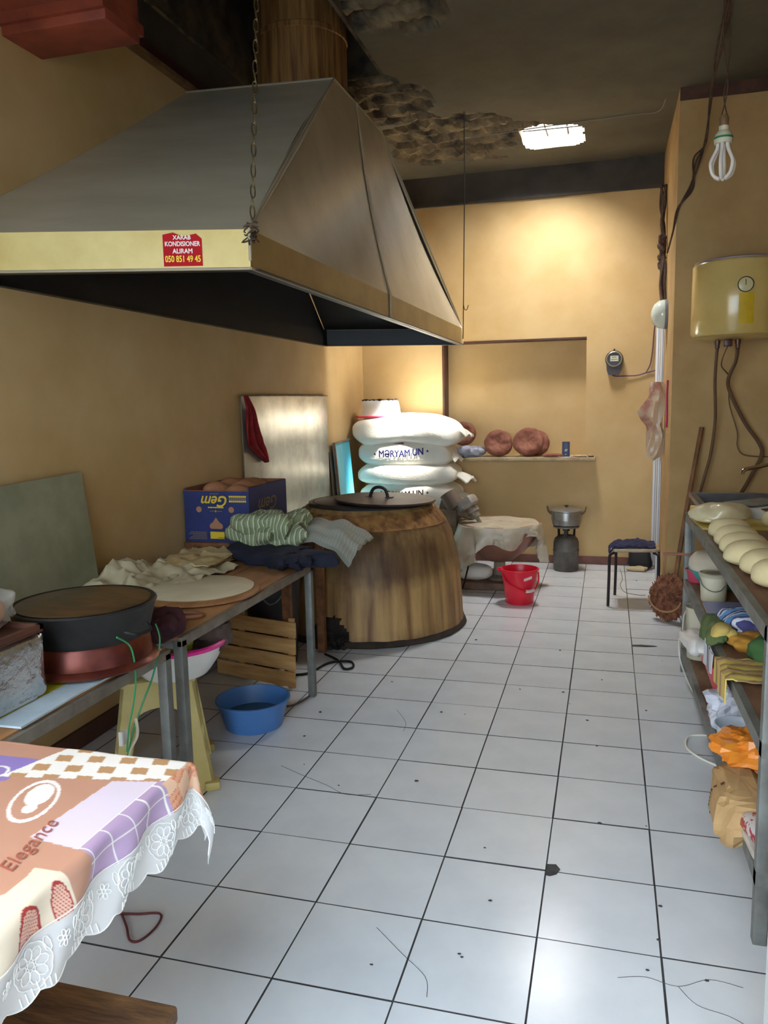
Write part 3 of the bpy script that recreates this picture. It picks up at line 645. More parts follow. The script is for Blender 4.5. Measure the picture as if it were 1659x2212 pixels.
# cloths on the table end
MG = stripes('green_striped_cloth', [(136, 146, 112), (136, 146, 112), (196, 200, 172), (120, 132, 98)], .024, 0, dist=.10)
MGR = stripes('grey_striped_cloth', [(156, 156, 146), (148, 152, 141), (168, 168, 157), (142, 147, 136)], .016, 0, dist=.05)
MNV = mat('navy_cloth', (30, 32, 52), (20, 21, 36), rough=.95, scale=12)
def fold(amp, fr, seed): 
    def f(v):
        q = abs(noise.noise(v*fr+Vector((seed, 0, 0)))); q2 = abs(noise.noise(v*fr*2.3+Vector((0, seed, 0))))
        return v*(1+amp*(q*1.4-.35)+amp*.5*(q2-.2))
    return f
single('navy_cloth', 'dark navy cloth bundle at the end of the work table', 'cloth', mv(rot(blob(.30, .15, .045, .6, .7, nu=56, nv=20, f=fold(.5, 9, 3)), -.42), -1.63, 3.70, ZT+.035), MNV, (-1.63, 3.7, ZT))
single('green_striped_cloth', 'green and white striped cloth bunched up beside the fruit box', 'cloth', mv(rot(blob(.19, .16, .095, .8, .8, nu=64, nv=28, f=fold(.55, 8, 1)), .2), -1.72, 3.86, ZT+.135), MG, (-1.72, 3.86, ZT+.06))
def gs(u, v):
    x = -1.66+.40*u; y = 3.86+.42*v-.05*u; z = .852-.015*u-.20*max(0, u-.62)**1.4*1.6-.16*max(0, .28-v)*(.4+u)+.008*sin(u*17+v*5)+.006*sin(v*23)
    return (x, y, z)
single('grey_striped_cloth', 'pale grey striped cloth folded over towards the oven', 'cloth', surf(gs, 36, 30, .035), MGR, (-1.5, 4.05, .77))
# flatbread, sheets and board
ML = mat('lavash', (222, 200, 152), (198, 170, 118), rough=.8, scale=7, bump=.3, bscale=18)
def sheet_f(cx, cy, rx, ry, z, a, amp, seed, fr=6):
    def f(u, v):
        uu_, vv_ = 2*u-1, 2*v-1
        k = 1+.10*fbm(uu_*2, vv_*2, seed); x, y = uu_*rx*k, vv_*ry*k
        return (cx+x*cos(a)-y*sin(a), cy+x*sin(a)+y*cos(a), z+amp*abs(fbm(x*fr, y*fr, seed))+.0*u)
    return f
for k in range(4):
    single('flatbread', ['thin pale flatbread on top of the pile by the wall', 'second flatbread of the pile on the table', 'third flatbread of the pile on the table', 'lowest flatbread of the pile on the table'][3-k], 'flatbread',
           surf(sheet_f(-2.03+.015*k, 3.62-.02*k, .15, .27-.015*k, ZT+.002+.013*k, -.12+.06*k, .026 if k == 3 else .012, k*3.3, 9), 26, 26, .006), ML, (-2.03, 3.62, ZT+.013*k), group='flatbreads piled on the work table')
def crumple(u, v):
    x = -2.21+.46*u; y = 2.72+.80*v
    z = ZT+.006+.11*abs(fbm(x*5, y*5, 2.7))*(1-.5*u)+.10*max(0, 1-abs((u-.12)/.2))*max(0, 1-abs((v-.45)/.25))
    return (x, y, z)
single('bread_wrapping_cloth', 'thin crumpled off-white cloth spread along the wall side of the table', 'cloth', surf(crumple, 44, 60, .003), mat('off_white_cloth', (204, 192, 160), (184, 170, 136), rough=.8, scale=6), (-2.0, 3.1, ZT))
rb = thing('round_dough_board', 'round wooden board covered with a white rolled-out dough sheet', 'board', (-1.69, 3.0, ZT))
mk('board_disc', lathe([(.001, 0), (.25, 0), (.262, .006), (.262, .014), (.25, .02), (.001, .02)], 56, -1.69, 3.0, ZT), M_WOODL, rb)
mk('dough_sheet', lathe([(.001, .020), (.232, .020), (.236, .024), (.225, .030), (.001, .032)], 56, -1.69, 3.01, ZT, lambda a, z: 1+.02*fbm(cos(a)*2, sin(a)*2, 1)), mat('rolled_dough', (220, 208, 178), (206, 192, 158), rough=.7, scale=5), rb)
pd = thing('bread_paddle', 'wooden paddle with a bent loop handle under the round board', 'paddle', (-1.6, 2.68, ZT))
mk('loop_handle', tube([(-1.66, 2.56, ZT+.012), (-1.55, 2.59, ZT+.012), (-1.487, 2.625, ZT+.012), (-1.487, 2.66, ZT+.012), (-1.54, 2.665, ZT+.012), (-1.66, 2.64, ZT+.012)], .009, 8), mat('brown_bent_wood', (136, 88, 58), rough=.5), pd)
mk('blade', box(-1.78, -1.60, 2.55, 2.69, ZT+.001, ZT+.011, .003), M_WOODL, pd)
single('maroon_cloth', 'crumpled dark maroon cloth beside the griddle at the table edge', 'cloth', mv(blob(.085, .10, .055, .8, .8, nu=40, nv=20, f=fold(.5, 14, 5)), -1.535, 2.41, ZT+.04), mat('maroon_cloth', (74, 32, 40), (48, 20, 28), rough=.95, scale=16), (-1.535, 2.41, ZT))
# griddle on its copper ring
gx, gy, gz = -1.595, 2.11, .708
gr = thing('round_griddle', 'large black round griddle with an oily brown top standing on a copper ring', 'griddle', (gx, gy, gz))
mk('copper_ring', ring([(.215, 0), (.222, .006), (.215, .014), (.20, .022), (.196, .08), (.188, .09), (.15, .09), (.15, 0)], 48, gx, gy, gz), mat('old_copper', (146, 72, 46), (84, 36, 32), rough=.35, metal=.55, scale=4), gr, label='reddish copper base ring')
mk('griddle_drum', lathe([(.001, .085), (.19, .085), (.20, .11), (.218, .178), (.224, .19), (.219, .196), (.212, .192), (.10, .200), (.001, .202)], 56, gx, gy, gz), mat('griddle_iron', (44, 42, 40), (26, 24, 24), rough=.5, metal=.3, scale=6, bump=.15), gr)
mk('oily_top', lathe([(.001, .2026), (.10, .2008), (.195, .1958), (.205, .1945), (.195, .197), (.001, .2045)], 56, gx, gy, gz), mat('burnt_oil', (92, 62, 36), (48, 38, 28), rough=.35, scale=9, stretch=(1, 3, 1), coat=.3), gr)
for s in (-1, 1): mk('side_handle', tube([(gx+.215+.0*s, gy-.06+s*.0+(-.05), gz+.135), (gx+.245, gy-.09, gz+.125), (gx+.245, gy-.02, gz+.12), (gx+.222, gy+.0, gz+.135)], .006, 6) if s > 0 else tube([(gx-.215, gy-.05, gz+.135), (gx-.245, gy-.03, gz+.125), (gx-.245, gy+.03, gz+.125), (gx-.215, gy+.05, gz+.135)], .006, 6), M_DARK, gr)
# painted cardboard under it
MCB = mat('painted_card', (196, 210, 218), (176, 190, 200), rough=.7, scale=6)
nt = MCB.node_tree; N = nt.nodes; L = nt.links; pbs = N['Principled BSDF']; o_ = pbs.inputs['Base Color'].links[0].from_socket
tcn = [n for n in N if n.type == 'TEX_COORD'][0]; spx = N.new('ShaderNodeSeparateXYZ'); L.new(tcn.outputs['Object'], spx.inputs[0])
lt_ = N.new('ShaderNodeMath'); lt_.operation = 'LESS_THAN'; lt_.inputs[1].default_value = .045; L.new(spx.outputs[0], lt_.inputs[0])
mxx = N.new('ShaderNodeMix'); mxx.data_type = 'RGBA'; mxx.inputs[7].default_value = lin((196, 182, 40)); L.new(lt_.outputs[0], mxx.inputs[0]); L.new(o_, mxx.inputs[6]); L.new(mxx.outputs[2], pbs.inputs['Base Color'])
for k, (y0, y1, lb) in enumerate(((1.62, 1.862, 'nearer card sheet painted yellow and pale blue under the foil box'), (1.868, 2.30, 'farther card sheet painted yellow and pale blue under the griddle'))):
    single('card_sheet', lb, 'card', mv(rot(box(-.25, .135, y0-(y0+y1)/2, y1-(y0+y1)/2, 0, .006), .03-.05*k), -1.585, (y0+y1)/2, .6915), MCB, (-1.585, (y0+y1)/2, .6915), group='painted card sheets')
# foil-wrapped box with a tray of bread
MFO = mat('crumpled_foil', (222, 222, 220), (196, 196, 194), rough=.16, metal=.9, scale=7, bump=.6, bscale=24)
def foil(v): return Vector((v.x, v.y, v.z))*(1+.05*abs(noise.noise(v*14))+.045*abs(noise.noise(Vector((v.x*30, v.y*30, v.z*9))))+.02*noise.noise(v*50))
single('foil_box', 'box wrapped in crumpled aluminium foil at the left end of the table', 'box', mv(blob(.22, .22, .095, .16, .16, nu=96, nv=48, f=foil), -1.755, 1.635, .790), MFO, (-1.755, 1.635, .70), ang=20)
single('brown_tray', 'dark brown tray lying on the foil box', 'tray', mv(join(box(-.24, .24, -.22, .20, 0, .008, .002), box(.225, .24, -.22, .20, .008, .022), box(-.24, .24, .187, .20, .008, .022)), -1.765, 1.63, .889), mat('tray_brown', (96, 56, 40), (70, 40, 30), rough=.5), (-1.765, 1.63, .889))
wbr = thing('wrapped_bread', 'golden bread loaf in clear plastic film on the brown tray', 'bread', (-1.72, 1.72, .893))
mk('loaf', mv(blob(.085, .12, .05, .8, .9, amp=.06, freq=8, seed=4), -1.685, 1.715, .952), mat('golden_crust', (206, 142, 70), (168, 96, 48), rough=.6, scale=6), wbr)
mk('plastic_film', mv(blob(.105, .14, .066, .75, .8, nu=40, nv=20, f=fold(.22, 16, 2)), -1.685, 1.715, .962), mat('clear_film', (235, 232, 226), rough=.12, alpha=.28), wbr)
# green wires hanging down the table front
gw = thing('green_wires', 'pair of thin green wires hanging over the table edge from the griddle', 'wire', (-1.43, 2.1, .42))
M_GW = mat('green_wire', (40, 128, 78), rough=.4)
mk('wire_strand', tube([(-1.40, 1.99, .83), (-1.395, 2.05, .78), (-1.402, 2.075, .68), (-1.405, 2.06, .60), (-1.415, 2.04, .52), (-1.42, 2.03, .45)], .003, 6), M_GW, gw)
mk('wire_strand', tube([(-1.425, 2.24, .80), (-1.41, 2.235, .74), (-1.41, 2.18, .64), (-1.415, 2.13, .58), (-1.43, 2.09, .50), (-1.435, 2.05, .42)], .003, 6), M_GW, gw)
mk('frayed_end', tube([(-1.428, 2.10, .53), (-1.42, 2.09, .48), (-1.432, 2.065, .44), (-1.44, 2.04, .40)], .005, 6), mat('beige_sleeve', (196, 184, 160), rough=.7), gw)
mk('bag_scrap', surf(lambda u, v: (-1.425+.006*sin(u*6), 2.0+.05*u, .48+.045*v-.012*u), 6, 6, .002), mat('scrap_plastic', (220, 216, 208), rough=.3), gw)
# under the tables: stool, basin, crate, blue basin, black bucket
cs = thing('plastic_stool', 'cream plastic stool with arched sides standing under the work table', 'stool', (-1.745, 2.74, 0))
MCR = mat('cream_plastic', (206, 188, 122), (188, 168, 100), rough=.4, scale=5)
def side_panel_geo():
    H = .445; n = 14; out = []; inn_ = []
    def ow(z): return .20-.062*(z/H)
    # outer outline from bottom left up, over and down; inner arch likewise
    for i in range(n+1): s = i/n; out.append((-ow(H*s), H*s))
    for i in range(1, n): out.append((-ow(H)+2*ow(H)*i/n, H))
    for i in range(n+1): s = 1-i/n; out.append((ow(H*s), H*s))
    m = len(out)
    for i in range(m):
        t_ = i/(m-1); 
        if t_ < .36: q = t_/.36; x, z = -.135+.02*q+.012*sin(pi*q), .26*q
        elif t_ > .64: q = (1-t_)/.36; x, z = .135-.02*q-.012*sin(pi*q), .26*q
        else: a = pi*(1-(t_-.36)/.28); x, z = .115*cos(a), .26+.085*sin(a)
        inn_.append((x, z))
    V = [Vector((x, 0, z)) for x, z in out]+[Vector((x, 0, z)) for x, z in inn_]
    F = [(i, i+1, m+i+1, m+i) for i in range(m-1)]
    n0 = len(V); V += [v+Vector((0, .012, 0)) for v in V]
    F2 = [tuple(k+n0 for k in f[::-1]) for f in F]
    E2 = [(i, i+1) for i in range(m-1)]+[(m+i+1, m+i) for i in range(m-1)]+[(m, 0), (m-1, 2*m-1)]
    return [V, F+F2+[(b, a, a+n0, b+n0) for a, b in E2]]
spn = side_panel_geo()
for k in range(4):
    g = [[Vector((v.x, v.y-.20+.062*(v.z/.445), v.z)) for v in spn[0]], spn[1]]
    mk('side_panel', mv(rot(g, k*pi/2+.54), -1.745, 2.74, 0), MCR, cs)
mk('seat', mv(rot(box(-.145, .145, -.145, .145, .43, .452, .01), .54), -1.745, 2.74, 0), MCR, cs)
for k in range(4): mk('foot', mv(rot(mv(box(-.03, .03, -.03, .03, 0, .035, .008), .185*(1 if k in (0, 1) else -1), .185*(1 if k in (0, 2) else -1), 0), .54), -1.745, 2.74, 0), MCR, cs)
pb_ = thing('pink_rimmed_basin', 'white basin with bright pink rim on the cream stool under the table', 'basin', (-1.655, 2.725, .452))
mk('basin_shell', mv(bowl(.13, .195, .125, rim=.004, bulge=.012), -1.655, 2.725, .453), M_WHITE, pb_)
mk('basin_rim', ring([(.192, .115), (.206, .118), (.212, .132), (.204, .139), (.19, .134)], 40, -1.655, 2.725, .453), mat('hot_pink_plastic', (222, 40, 140), rough=.4), pb_)
single('lime_cloth', 'lime green cloth stuffed in the pink rimmed basin', 'cloth', mv(blob(.06, .07, .05, .9, .9, nu=28, nv=16, f=fold(.4, 20, 2)), -1.60, 2.66, .60), mat('lime_cloth', (168, 176, 70), (140, 150, 52), rough=.9), (-1.6, 2.66, .55))
single('brown_cloth', 'grey-brown rag hanging over the rim of the pink rimmed basin', 'cloth', mv(blob(.085, .08, .07, .9, .9, nu=28, nv=16, f=fold(.4, 16, 7)), -1.53, 2.79, .60), mat('brown_rag', (98, 82, 76), (74, 60, 56), rough=.95), (-1.53, 2.79, .53))
MBB = mat('blue_plastic', (84, 134, 200), (74, 122, 186), rough=.4, scale=3)
bb = thing('blue_basin', 'blue plastic basin half full of water on the floor by the table', 'basin', (-1.60, 3.30, 0))
mk('basin_shell', mv(bowl(.135, .168, .125, rim=.009), -1.60, 3.30, .001), MBB, bb)
mk('water', lathe([(.001, .05), (.142, .05), (.142, .052), (.001, .052)], 36, -1.6, 3.3), mat('dirty_water', (62, 82, 92), rough=.06, spec=.8), bb)
cr_ = thing('wooden_crate', 'slatted pine crate stood on its side under the work table', 'crate', (-1.8, 3.83, 0))
c0 = Vector((-2.10, 3.90, 0)); c1 = Vector((-1.575, 3.765, 0)); cd = (c1-c0).normalized(); cn = cd.cross(Vector((0, 0, 1)))
lean = Vector((0, .035, 0))
for k in range(4):
    z0 = .010+k*.0885; q = lean*((z0+.037)/.35); mk('slat', xf(box(0, (c1-c0).length, -.005, .005, z0, z0+.082, .0015), frame_m(c0+q, cd, Vector((0, 0, 1)).cross(cd))), M_CRATE, cr_)
for s in (.30, .93):
    p = c0.lerp(c1, s)-cn*.016; mk('batten', bar(p+Vector((0, 0, .003)), p+lean+Vector((0, 0, .375)), .03, .018, cn), M_CRATE, cr_)
kb = thing('black_bucket', 'black bucket standing in shadow behind the crate', 'bucket', (-1.87, 4.18, 0))
mk('bucket_shell', mv(bowl(.13, .165, .52, rim=.01), -1.87, 4.18, .001), mat('black_rubber', (30, 30, 36), rough=.5), kb)
mk('bail_handle', tube([(-1.72, 4.06, .51), (-1.74, 3.99, .44), (-1.80, 3.985, .40), (-1.86, 3.99, .44), (-1.98, 4.05, .51)], .005, 6), M_STEEL, kb)
single('floor_cable', 'black cable looping on the tiles beside the table leg', 'cable', tube([(-1.62, 4.35, .008), (-1.50, 4.25, .008), (-1.42, 4.12, .009), (-1.38, 4.16, .008), (-1.43, 4.25, .008), (-1.54, 4.20, .008), (-1.6, 4.0, .008), (-1.75, 3.95, .008)], .007, 6), M_DARK, (-1.5, 4.2, 0))
single('wall_cable', 'thin cable lying on the floor between table leg and blue basin', 'cable', tube([(-1.46, 3.76, .006), (-1.48, 3.60, .006), (-1.55, 3.52, .006), (-1.8, 3.55, .006)], .005, 6), mat('brown_cable', (110, 84, 74), rough=.7), (-1.5, 3.6, 0))

# ------------------------------------------------------------------ near table with printed cloth
XE, YE, ZE = -.862, 1.432, .752
nt_ = thing('dining_table', 'small table under the printed tablecloth nearest the camera', 'table', (-1.13, 1.0, 0))
mk('table_top', box(-1.41, -.87, .50, 1.42, .722, .746, .004), M_WOODL, nt_)
for x, y in ((-1.38, .55), (-1.06, .55), (-1.38, 1.30), (-1.22, 1.30)): mk('leg', box(x-.02, x+.02, y-.02, y+.02, 0, .722, .003), M_WOOD, nt_)
mk('apron', join(box(-1.39, -.89, .52, .54, .64, .722), box(-1.39, -.89, 1.38, 1.40, .64, .722), box(-.91, -.89, .54, 1.38, .64, .722), box(-1.39, -1.37, .54, 1.38, .64, .722)), M_WOOD, nt_)
def drape(X, Y, off=0):
    dx = max(0, X-XE); dy = max(0, Y-YE)
    if dx == 0 and dy == 0:
        return Vector((X, Y, ZE+.0015*fbm(X*5, Y*5, 1)+off))
    R_ = .018
    d = math.hypot(dx, dy); ph = atan2(dy, dx)
    q = min(d/R_, pi/2); out = R_*sin(q); dn = R_*(1-cos(q))+max(0, d-R_*pi/2)*(1+.7*sin(2*ph)**2)
    fl = .05*max(0, d-.03)+.010*sin(Y*38+X*31)*min(1, d/.06)+.05*sin(2*ph)*max(0, d-.05)
    nx, ny = cos(ph), sin(ph)
    if dx > 0 and dy > 0:
        w_ = sin(2*ph); out += .02*w_*min(1, d/.05)
    return Vector((min(X, XE)+nx*(out+fl+off), min(Y, YE)+ny*(out+fl+off), ZE-dn+(off if d < .01 else 0)))
PEACH, WHT, LIL, LIL_LIT, TAN, CREAM, PURP, RED = (198, 150, 128), (248, 244, 240), (186, 160, 196), (226, 214, 232), (196, 152, 110), (238, 222, 200), (150, 130, 200), (176, 60, 60)
ORG = (210, 130, 96)
def pc(X, Y):
    # chequered band along the far edge
    yb = 1.345+.18*(X+.88); cxs = -1.16
    if X > XE+.004 or Y > YE+.01 or (Y > yb and X > cxs-.35*(1.43-Y)):
        if X > XE+.004 and Y < 1.335:
            pass
        else:
            u = (X+1.131+.35*(Y-1.391))/.0765; v = (Y-1.391-.145*(X+1.131))/.045
            k = math.floor(v+.5); fu = (u+.5*(k % 2)+.25) % 1; fv = (v+.5) % 1
            if X > XE+.004 or Y > YE+.01: return ORG if fu < .5 and (int((X+Y)*500) % 3) else (232, 190, 160)
            return TAN if (fu < .48 and .2 < fv < .85) else WHT
    if 1.088-.12*(X+.873) < Y < 1.342+.2*(X+.873) and X > -.965-.02*(1.33-Y)*4+.0:
        if X > XE-.012:
            gx_ = ((Y-1.09)/.058) % 1; gz_ = (X-XE+.012)/.04 % 1
            return WHT if gx_ < .06 or gz_ < .07 else LIL
        return LIL_LIT  # paler lilac on the top: strong daylight put into the print colour
    if Y < 1.025 and X > -.905-.9*max(0, .95-Y)-.2*max(0, Y-1.0):
        if X > XE+.0 :
            rr_ = ((Y-.93)/.03)**2+((X-XE-.055)/.045)**2
            r2 = ((Y-1.0)/.018)**2+((X-XE-.05)/.04)**2
            if rr_ < 1: return RED if rr_ > .72 or int(Y*700+X*400) % 5 == 0 else (236, 190, 170)
            if r2 < 1: return RED if r2 > .72 or int(Y*700+X*400) % 4 == 0 else (236, 190, 170)
        return CREAM
    # swirl
    a = .42; dx, dy = X+1.068, Y-1.217; ex, ey = dx*cos(a)+dy*sin(a), -dx*sin(a)+dy*cos(a)
    e = (ex/.045)**2+(ey/.085)**2
    if .72 < e < 1.0: return WHT
    e2 = ((ex-.004)/.026)**2+((ey-.022)/.045)**2
    if e2 < 1: return WHT
    if ((ex)/.014)**2+((ey+.032)/.018)**2 < 1: return WHT
    if X < -1.185 and Y > 1.27+.5*(X+1.19) and Y < 1.375: 
        e3 = ((X+1.235)/.03)**2+((Y-1.30)/.03)**2
        return WHT if .6 < e3 < 1 else PURP
    if X < -1.1 and abs(Y-1.315-.018*sin(X*60)) < .004: return WHT
    return PEACH
nx_, ny_ = 250, 350; X0c, X1c, Y0c, Y1c = -1.41, XE+.07, .52, YE+.06
tcg = surf(lambda u, v: drape(X0c+(X1c-X0c)*u, Y0c+(Y1c-Y0c)*v), nx_, ny_, .0016)
tcl = thing('tablecloth', 'peach tablecloth with lilac patch, chequered band and white lace hem', 'tablecloth', (-1.13, 1.0, .75))
tco = mk('printed_cloth', tcg, attr_mat('printed_oilcloth', rough=.55), tcl)
n1 = (nx_+1)*(ny_+1); cols = []
for j in range(ny_+1):
    for i in range(nx_+1): cols.append(lin(pc(X0c+(X1c-X0c)*i/nx_, Y0c+(Y1c-Y0c)*j/ny_)))
ca = tco.data.color_attributes.new('print', 'FLOAT_COLOR', 'POINT')
flat = []
for c in cols+cols: flat.extend(c)
ca.data.foreach_set('color', flat)
MLB = mat('lace_ground', (240, 240, 242), rough=.8, alpha=.72); MLE = mat('lace_thread', (250, 250, 250), rough=.7)
def hemw(s): return .078+.012*abs(sin(pi*s/.062))
lace_r = surf(lambda u, v: drape(XE+.066+hemw(.52+(YE+.085-.52)*v)*u, .52+(YE+.085-.52)*v), 14, 180, .001)
lace_f = surf(lambda u, v: drape(-1.41+(XE+.068+1.41)*v, YE+.056+hemw(-1.41+v*.61)*u), 14, 100, .001)
mk('lace_hem', join(lace_r, lace_f), MLB, tcl)
emb = G()
def thread(pts, r=.0011, closed=True): add(emb, tube(pts, r, 4, 1, closed))
def flower(cx, cy, R_, n, side='r', rings=True):
    def P(a, b): return drape(XE+a, b, .0015) if side == 'r' else drape(b, YE+a, .0015)
    thread([P(cx+R_*.2*cos(t), cy+R_*.2*sin(t)) for t in [2*pi*k/8 for k in range(8)]])
    for k in range(n):
        a = 2*pi*k/n; pts = []
        for q in range(9):
            s = q/8*2*pi; l = R_*(.62+.36*cos(s)); wd = R_*.26*sin(s)
            pts.append(P(cx+l*cos(a)-wd*sin(a), cy+l*sin(a)+wd*cos(a)))
        thread(pts[:-1])
    if rings:
        m = n*6; thread([P(cx+R_*(1.12+.08*abs(cos(n/2*t)))*cos(t), cy+R_*(1.12+.08*abs(cos(n/2*t)))*sin(t)) for t in [2*pi*k/m for k in range(m)]])
yy = .56
while yy < YE+.06:
    flower(.106, yy, .029, 8); flower(.098, yy+.061, .014, 6, rings=False)
    for k in range(7):
        s = yy-.03+k*.010
        e0 = .066+hemw(s)*.80; e1 = .066+hemw(s)*.97; thread([drape(XE+e0, s, .0015), drape(XE+(e0+e1)/2, s, .0015), drape(XE+e1, s, .0015)], .0013, False)
    for q in (-1, 1):
        thread([drape(XE+.09+.012*cos(t)*1.0, yy+.061+q*.028+.006*sin(t), .0015) for t in [2*pi*k/7 for k in range(7)]])
    yy += .122
flower(.10, -.93, .028, 8, 'f'); flower(.10, -1.05, .028, 8, 'f')
hem = [drape(XE+.066+hemw(s), s, 0) for s in [.52+k*.008 for k in range(int((YE+.085-.52)/.008))]]
thread(hem, .0015, False); thread([drape(XE+.066, s, .001) for s in [.52+k*.02 for k in range(50)]], .0013, False)
mk('lace_embroidery', emb, MLE, tcl)
mk('lettering', xf(text_geo('Elegance', .046, 1.0, .45), frame_m((-.963, 1.075, ZE+.002), (-.03, .176, 0), (-1, 0, 0))), mat('russet_ink', (168, 96, 80), rough=.6), tcl, smooth=False)
bn = thing('plank_bench', 'worn wooden bench seat in the bottom left corner', 'bench', (-1.05, 1.0, 0))
mk('seat_plank', box(-1.5, -.72, .86, 1.128, .42, .452, .006), mat('worn_bench_wood', (134, 96, 58), (74, 48, 30), rough=.7, scale=5, stretch=(1, 5, 5), bump=.3), bn)
for x in (-1.42, -.80): mk('leg', box(x-.02, x+.02, .90, 1.09, 0, .42, .003), M_WOOD, bn)

# ------------------------------------------------------------------ rack on the right
RX0, RX1, RY0, RY1 = .41, 1.06, 2.20, 4.52
rk_ = thing('steel_rack', 'long grey steel rack with three brown wooden shelves on the right', 'rack', (.73, 3.35, 0))
def zs(k, y): s = (y-RY0)/(RY1-RY0); return ((.905, .885), (.585, .52), (.215, .135))[k][0]*(1-s)+((.905, .885), (.585, .52), (.215, .135))[k][1]*s
MRB = mat('rack_board', (120, 78, 54), (92, 56, 38), rough=.55, scale=3, stretch=(6, 1, 6)); MRB2 = mat('rack_board_worn', (132, 96, 66), (98, 66, 44), rough=.7, scale=4, stretch=(3, 1, 3))
for k in range(3):
    P = [(RX0+.02, RY0+.01), (RX1-.02, RY0+.01), (RX1-.02, RY1-.01), (RX0+.02, RY1-.01)]
    V = [Vector((x, y, zs(k, y)-.02)) for x, y in P]+[Vector((x, y, zs(k, y))) for x, y in P]
    mk('shelf_board', [V, [(3, 2, 1, 0), (4, 5, 6, 7)]+[(i, (i+1) % 4, (i+1) % 4+4, i+4) for i in range(4)]], MRB if k == 0 else MRB2, rk_)
    for x in (RX0+.012, RX1-.012): mk('side_rail', bar((x, RY0, zs(k, RY0)-.019), (x, RY1, zs(k, RY1)-.019), .024, .042), M_STEEL, rk_)
    for y in (RY0+.012, RY1-.012): mk('cross_rail', bar((RX0, y, zs(k, y)-.019), (RX1, y, zs(k, y)-.019), .024, .042), M_STEEL, rk_)
for x in (RX0, RX1-.038):
    for y in (RY0, RY1-.038): mk('leg', box(x, x+.036, y, y+.036, 0, zs(0, y)-.004, .003), M_STEEL, rk_)
MD = mat('raw_dough', (222, 208, 164), (208, 192, 146), rough=.6, scale=6, sss=.08)
dl = ['farthest dough ball in the near row on the rack', 'second farthest dough ball in the near row', 'third dough ball from the far end of the near row', 'fourth dough ball from the far end of the near row', 'second nearest dough ball in the near row', 'nearest dough ball on the rack top', 'far dough ball beside the scale at the right edge', 'middle dough ball of the row at the right edge', 'near dough ball of the row at the right edge']
for k, (x, y, r) in enumerate(((.515, 3.67, .09), (.515, 3.47, .09), (.515, 3.28, .095), (.505, 3.09, .095), (.525, 2.91, .09), (.53, 2.72, .088), (.79, 4.02, .09), (.765, 3.73, .09), (.735, 3.50, .09))):
    z = zs(0, y)
    single('dough_ball', dl[k], 'dough', mv(rot(blob(r*.98, r*.90, .058, .85, 1, amp=.06, freq=7, nu=28, nv=16, seed=k+3, f=lambda v: Vector((v.x, v.y, v.z if v.z > 0 else v.z*.55))), .3*k), x, y, z+.029), MD, (x, y, z), group='dough balls on the rack')
single('yellow_cutting_board', 'thin yellow board under the covered dough', 'board', mv(rot(box(-.165, .17, -.2, .22, 0, .008, .002), .05), .585, 4.10, zs(0, 4.3)+.001), mat('yellow_board', (196, 172, 70), (176, 150, 60), rough=.5), (.58, 4.1, zs(0, 4.1)))
def dgf(v): q = abs(noise.noise(v*11)); return Vector((v.x*(1+.25*q), v.y*(1+.25*q), v.z*(1+.3*q) if v.z > 0 else v.z*.5))
single('covered_dough', 'large dough mass in floury clear plastic at the far end of the rack', 'dough', mv(blob(.125, .11, .062, .9, .9, amp=.12, freq=9, nu=48, nv=24, seed=9, f=dgf), .525, 4.07, zs(0, 4.1)+.045), mat('dough_in_film', (216, 204, 166), (196, 184, 146), rough=.35, scale=9, coat=.4), (.555, 4.1, zs(0, 4.1)+.01))
single('yellow_roll', 'yellow plastic tub lying behind the covered dough', 'tub', xf(lathe([(.001, 0), (.022, 0), (.025, .004), (.025, .10), (.022, .103), (.001, .103)], 24), frame_m((.425, 4.40, zs(0, 4.40)+.027), (0, 1, 0), (0, 0, 1))), mat('yellow_tub', (204, 172, 50), rough=.4), (.5, 4.44, zs(0, 4.44)))
sc = thing('kitchen_scale', 'white electronic kitchen scale with a dark display on the rack', 'scale', (.80, 4.36, zs(0, 4.3)), rz=.75)
zsc = zs(0, 4.3)
def L2W(g): return xf(g, Matrix.Translation((.80, 4.36, zsc)) @ Matrix.Rotation(.75, 4, 'Z'))
mk('scale_body', L2W(join(box(-.14, .14, -.02, .15, .004, .06, .008), [[Vector(p) for p in ((-.14, -.15, .004), (.14, -.15, .004), (.14, -.02, .004), (-.14, -.02, .004), (-.14, -.15, .022), (.14, -.15, .022), (.14, -.02, .06), (-.14, -.02, .06))], [(3, 2, 1, 0), (4, 5, 6, 7), (0, 1, 5, 4), (1, 2, 6, 5), (2, 3, 7, 6), (3, 0, 4, 7)]])), mat('scale_plastic', (214, 214, 204), rough=.4), sc)
def onp(x, y): return Vector((x, y, .022+(y+.15)/.13*.038+.0012))
mk('display', L2W([[onp(-.12, -.125), onp(.02, -.125), onp(.02, -.035), onp(-.12, -.035)], [(0, 1, 2, 3)]]), mat('scale_display', (54, 54, 66), rough=.25), sc)
for k in range(2):
    for q in range(2): mk('key', L2W([[onp(.035+k*.045, -.125+q*.045), onp(.07+k*.045, -.125+q*.045), onp(.07+k*.045, -.09+q*.045), onp(.035+k*.045, -.09+q*.045)], [(0, 1, 2, 3)]]), mat('scale_keys', (96, 96, 96), rough=.4), sc)
mk('weighing_plate', L2W(box(-.15, .15, -.01, .17, .066, .074, .004)), M_STEEL, sc)
for x, y in ((-.12, -.12), (.12, -.12), (-.12, .13), (.12, .13)): mk('foot', L2W(lathe([(.001, 0), (.012, 0), (.012, .006), (.001, .006)], 12, x, y)), M_DARK, sc)
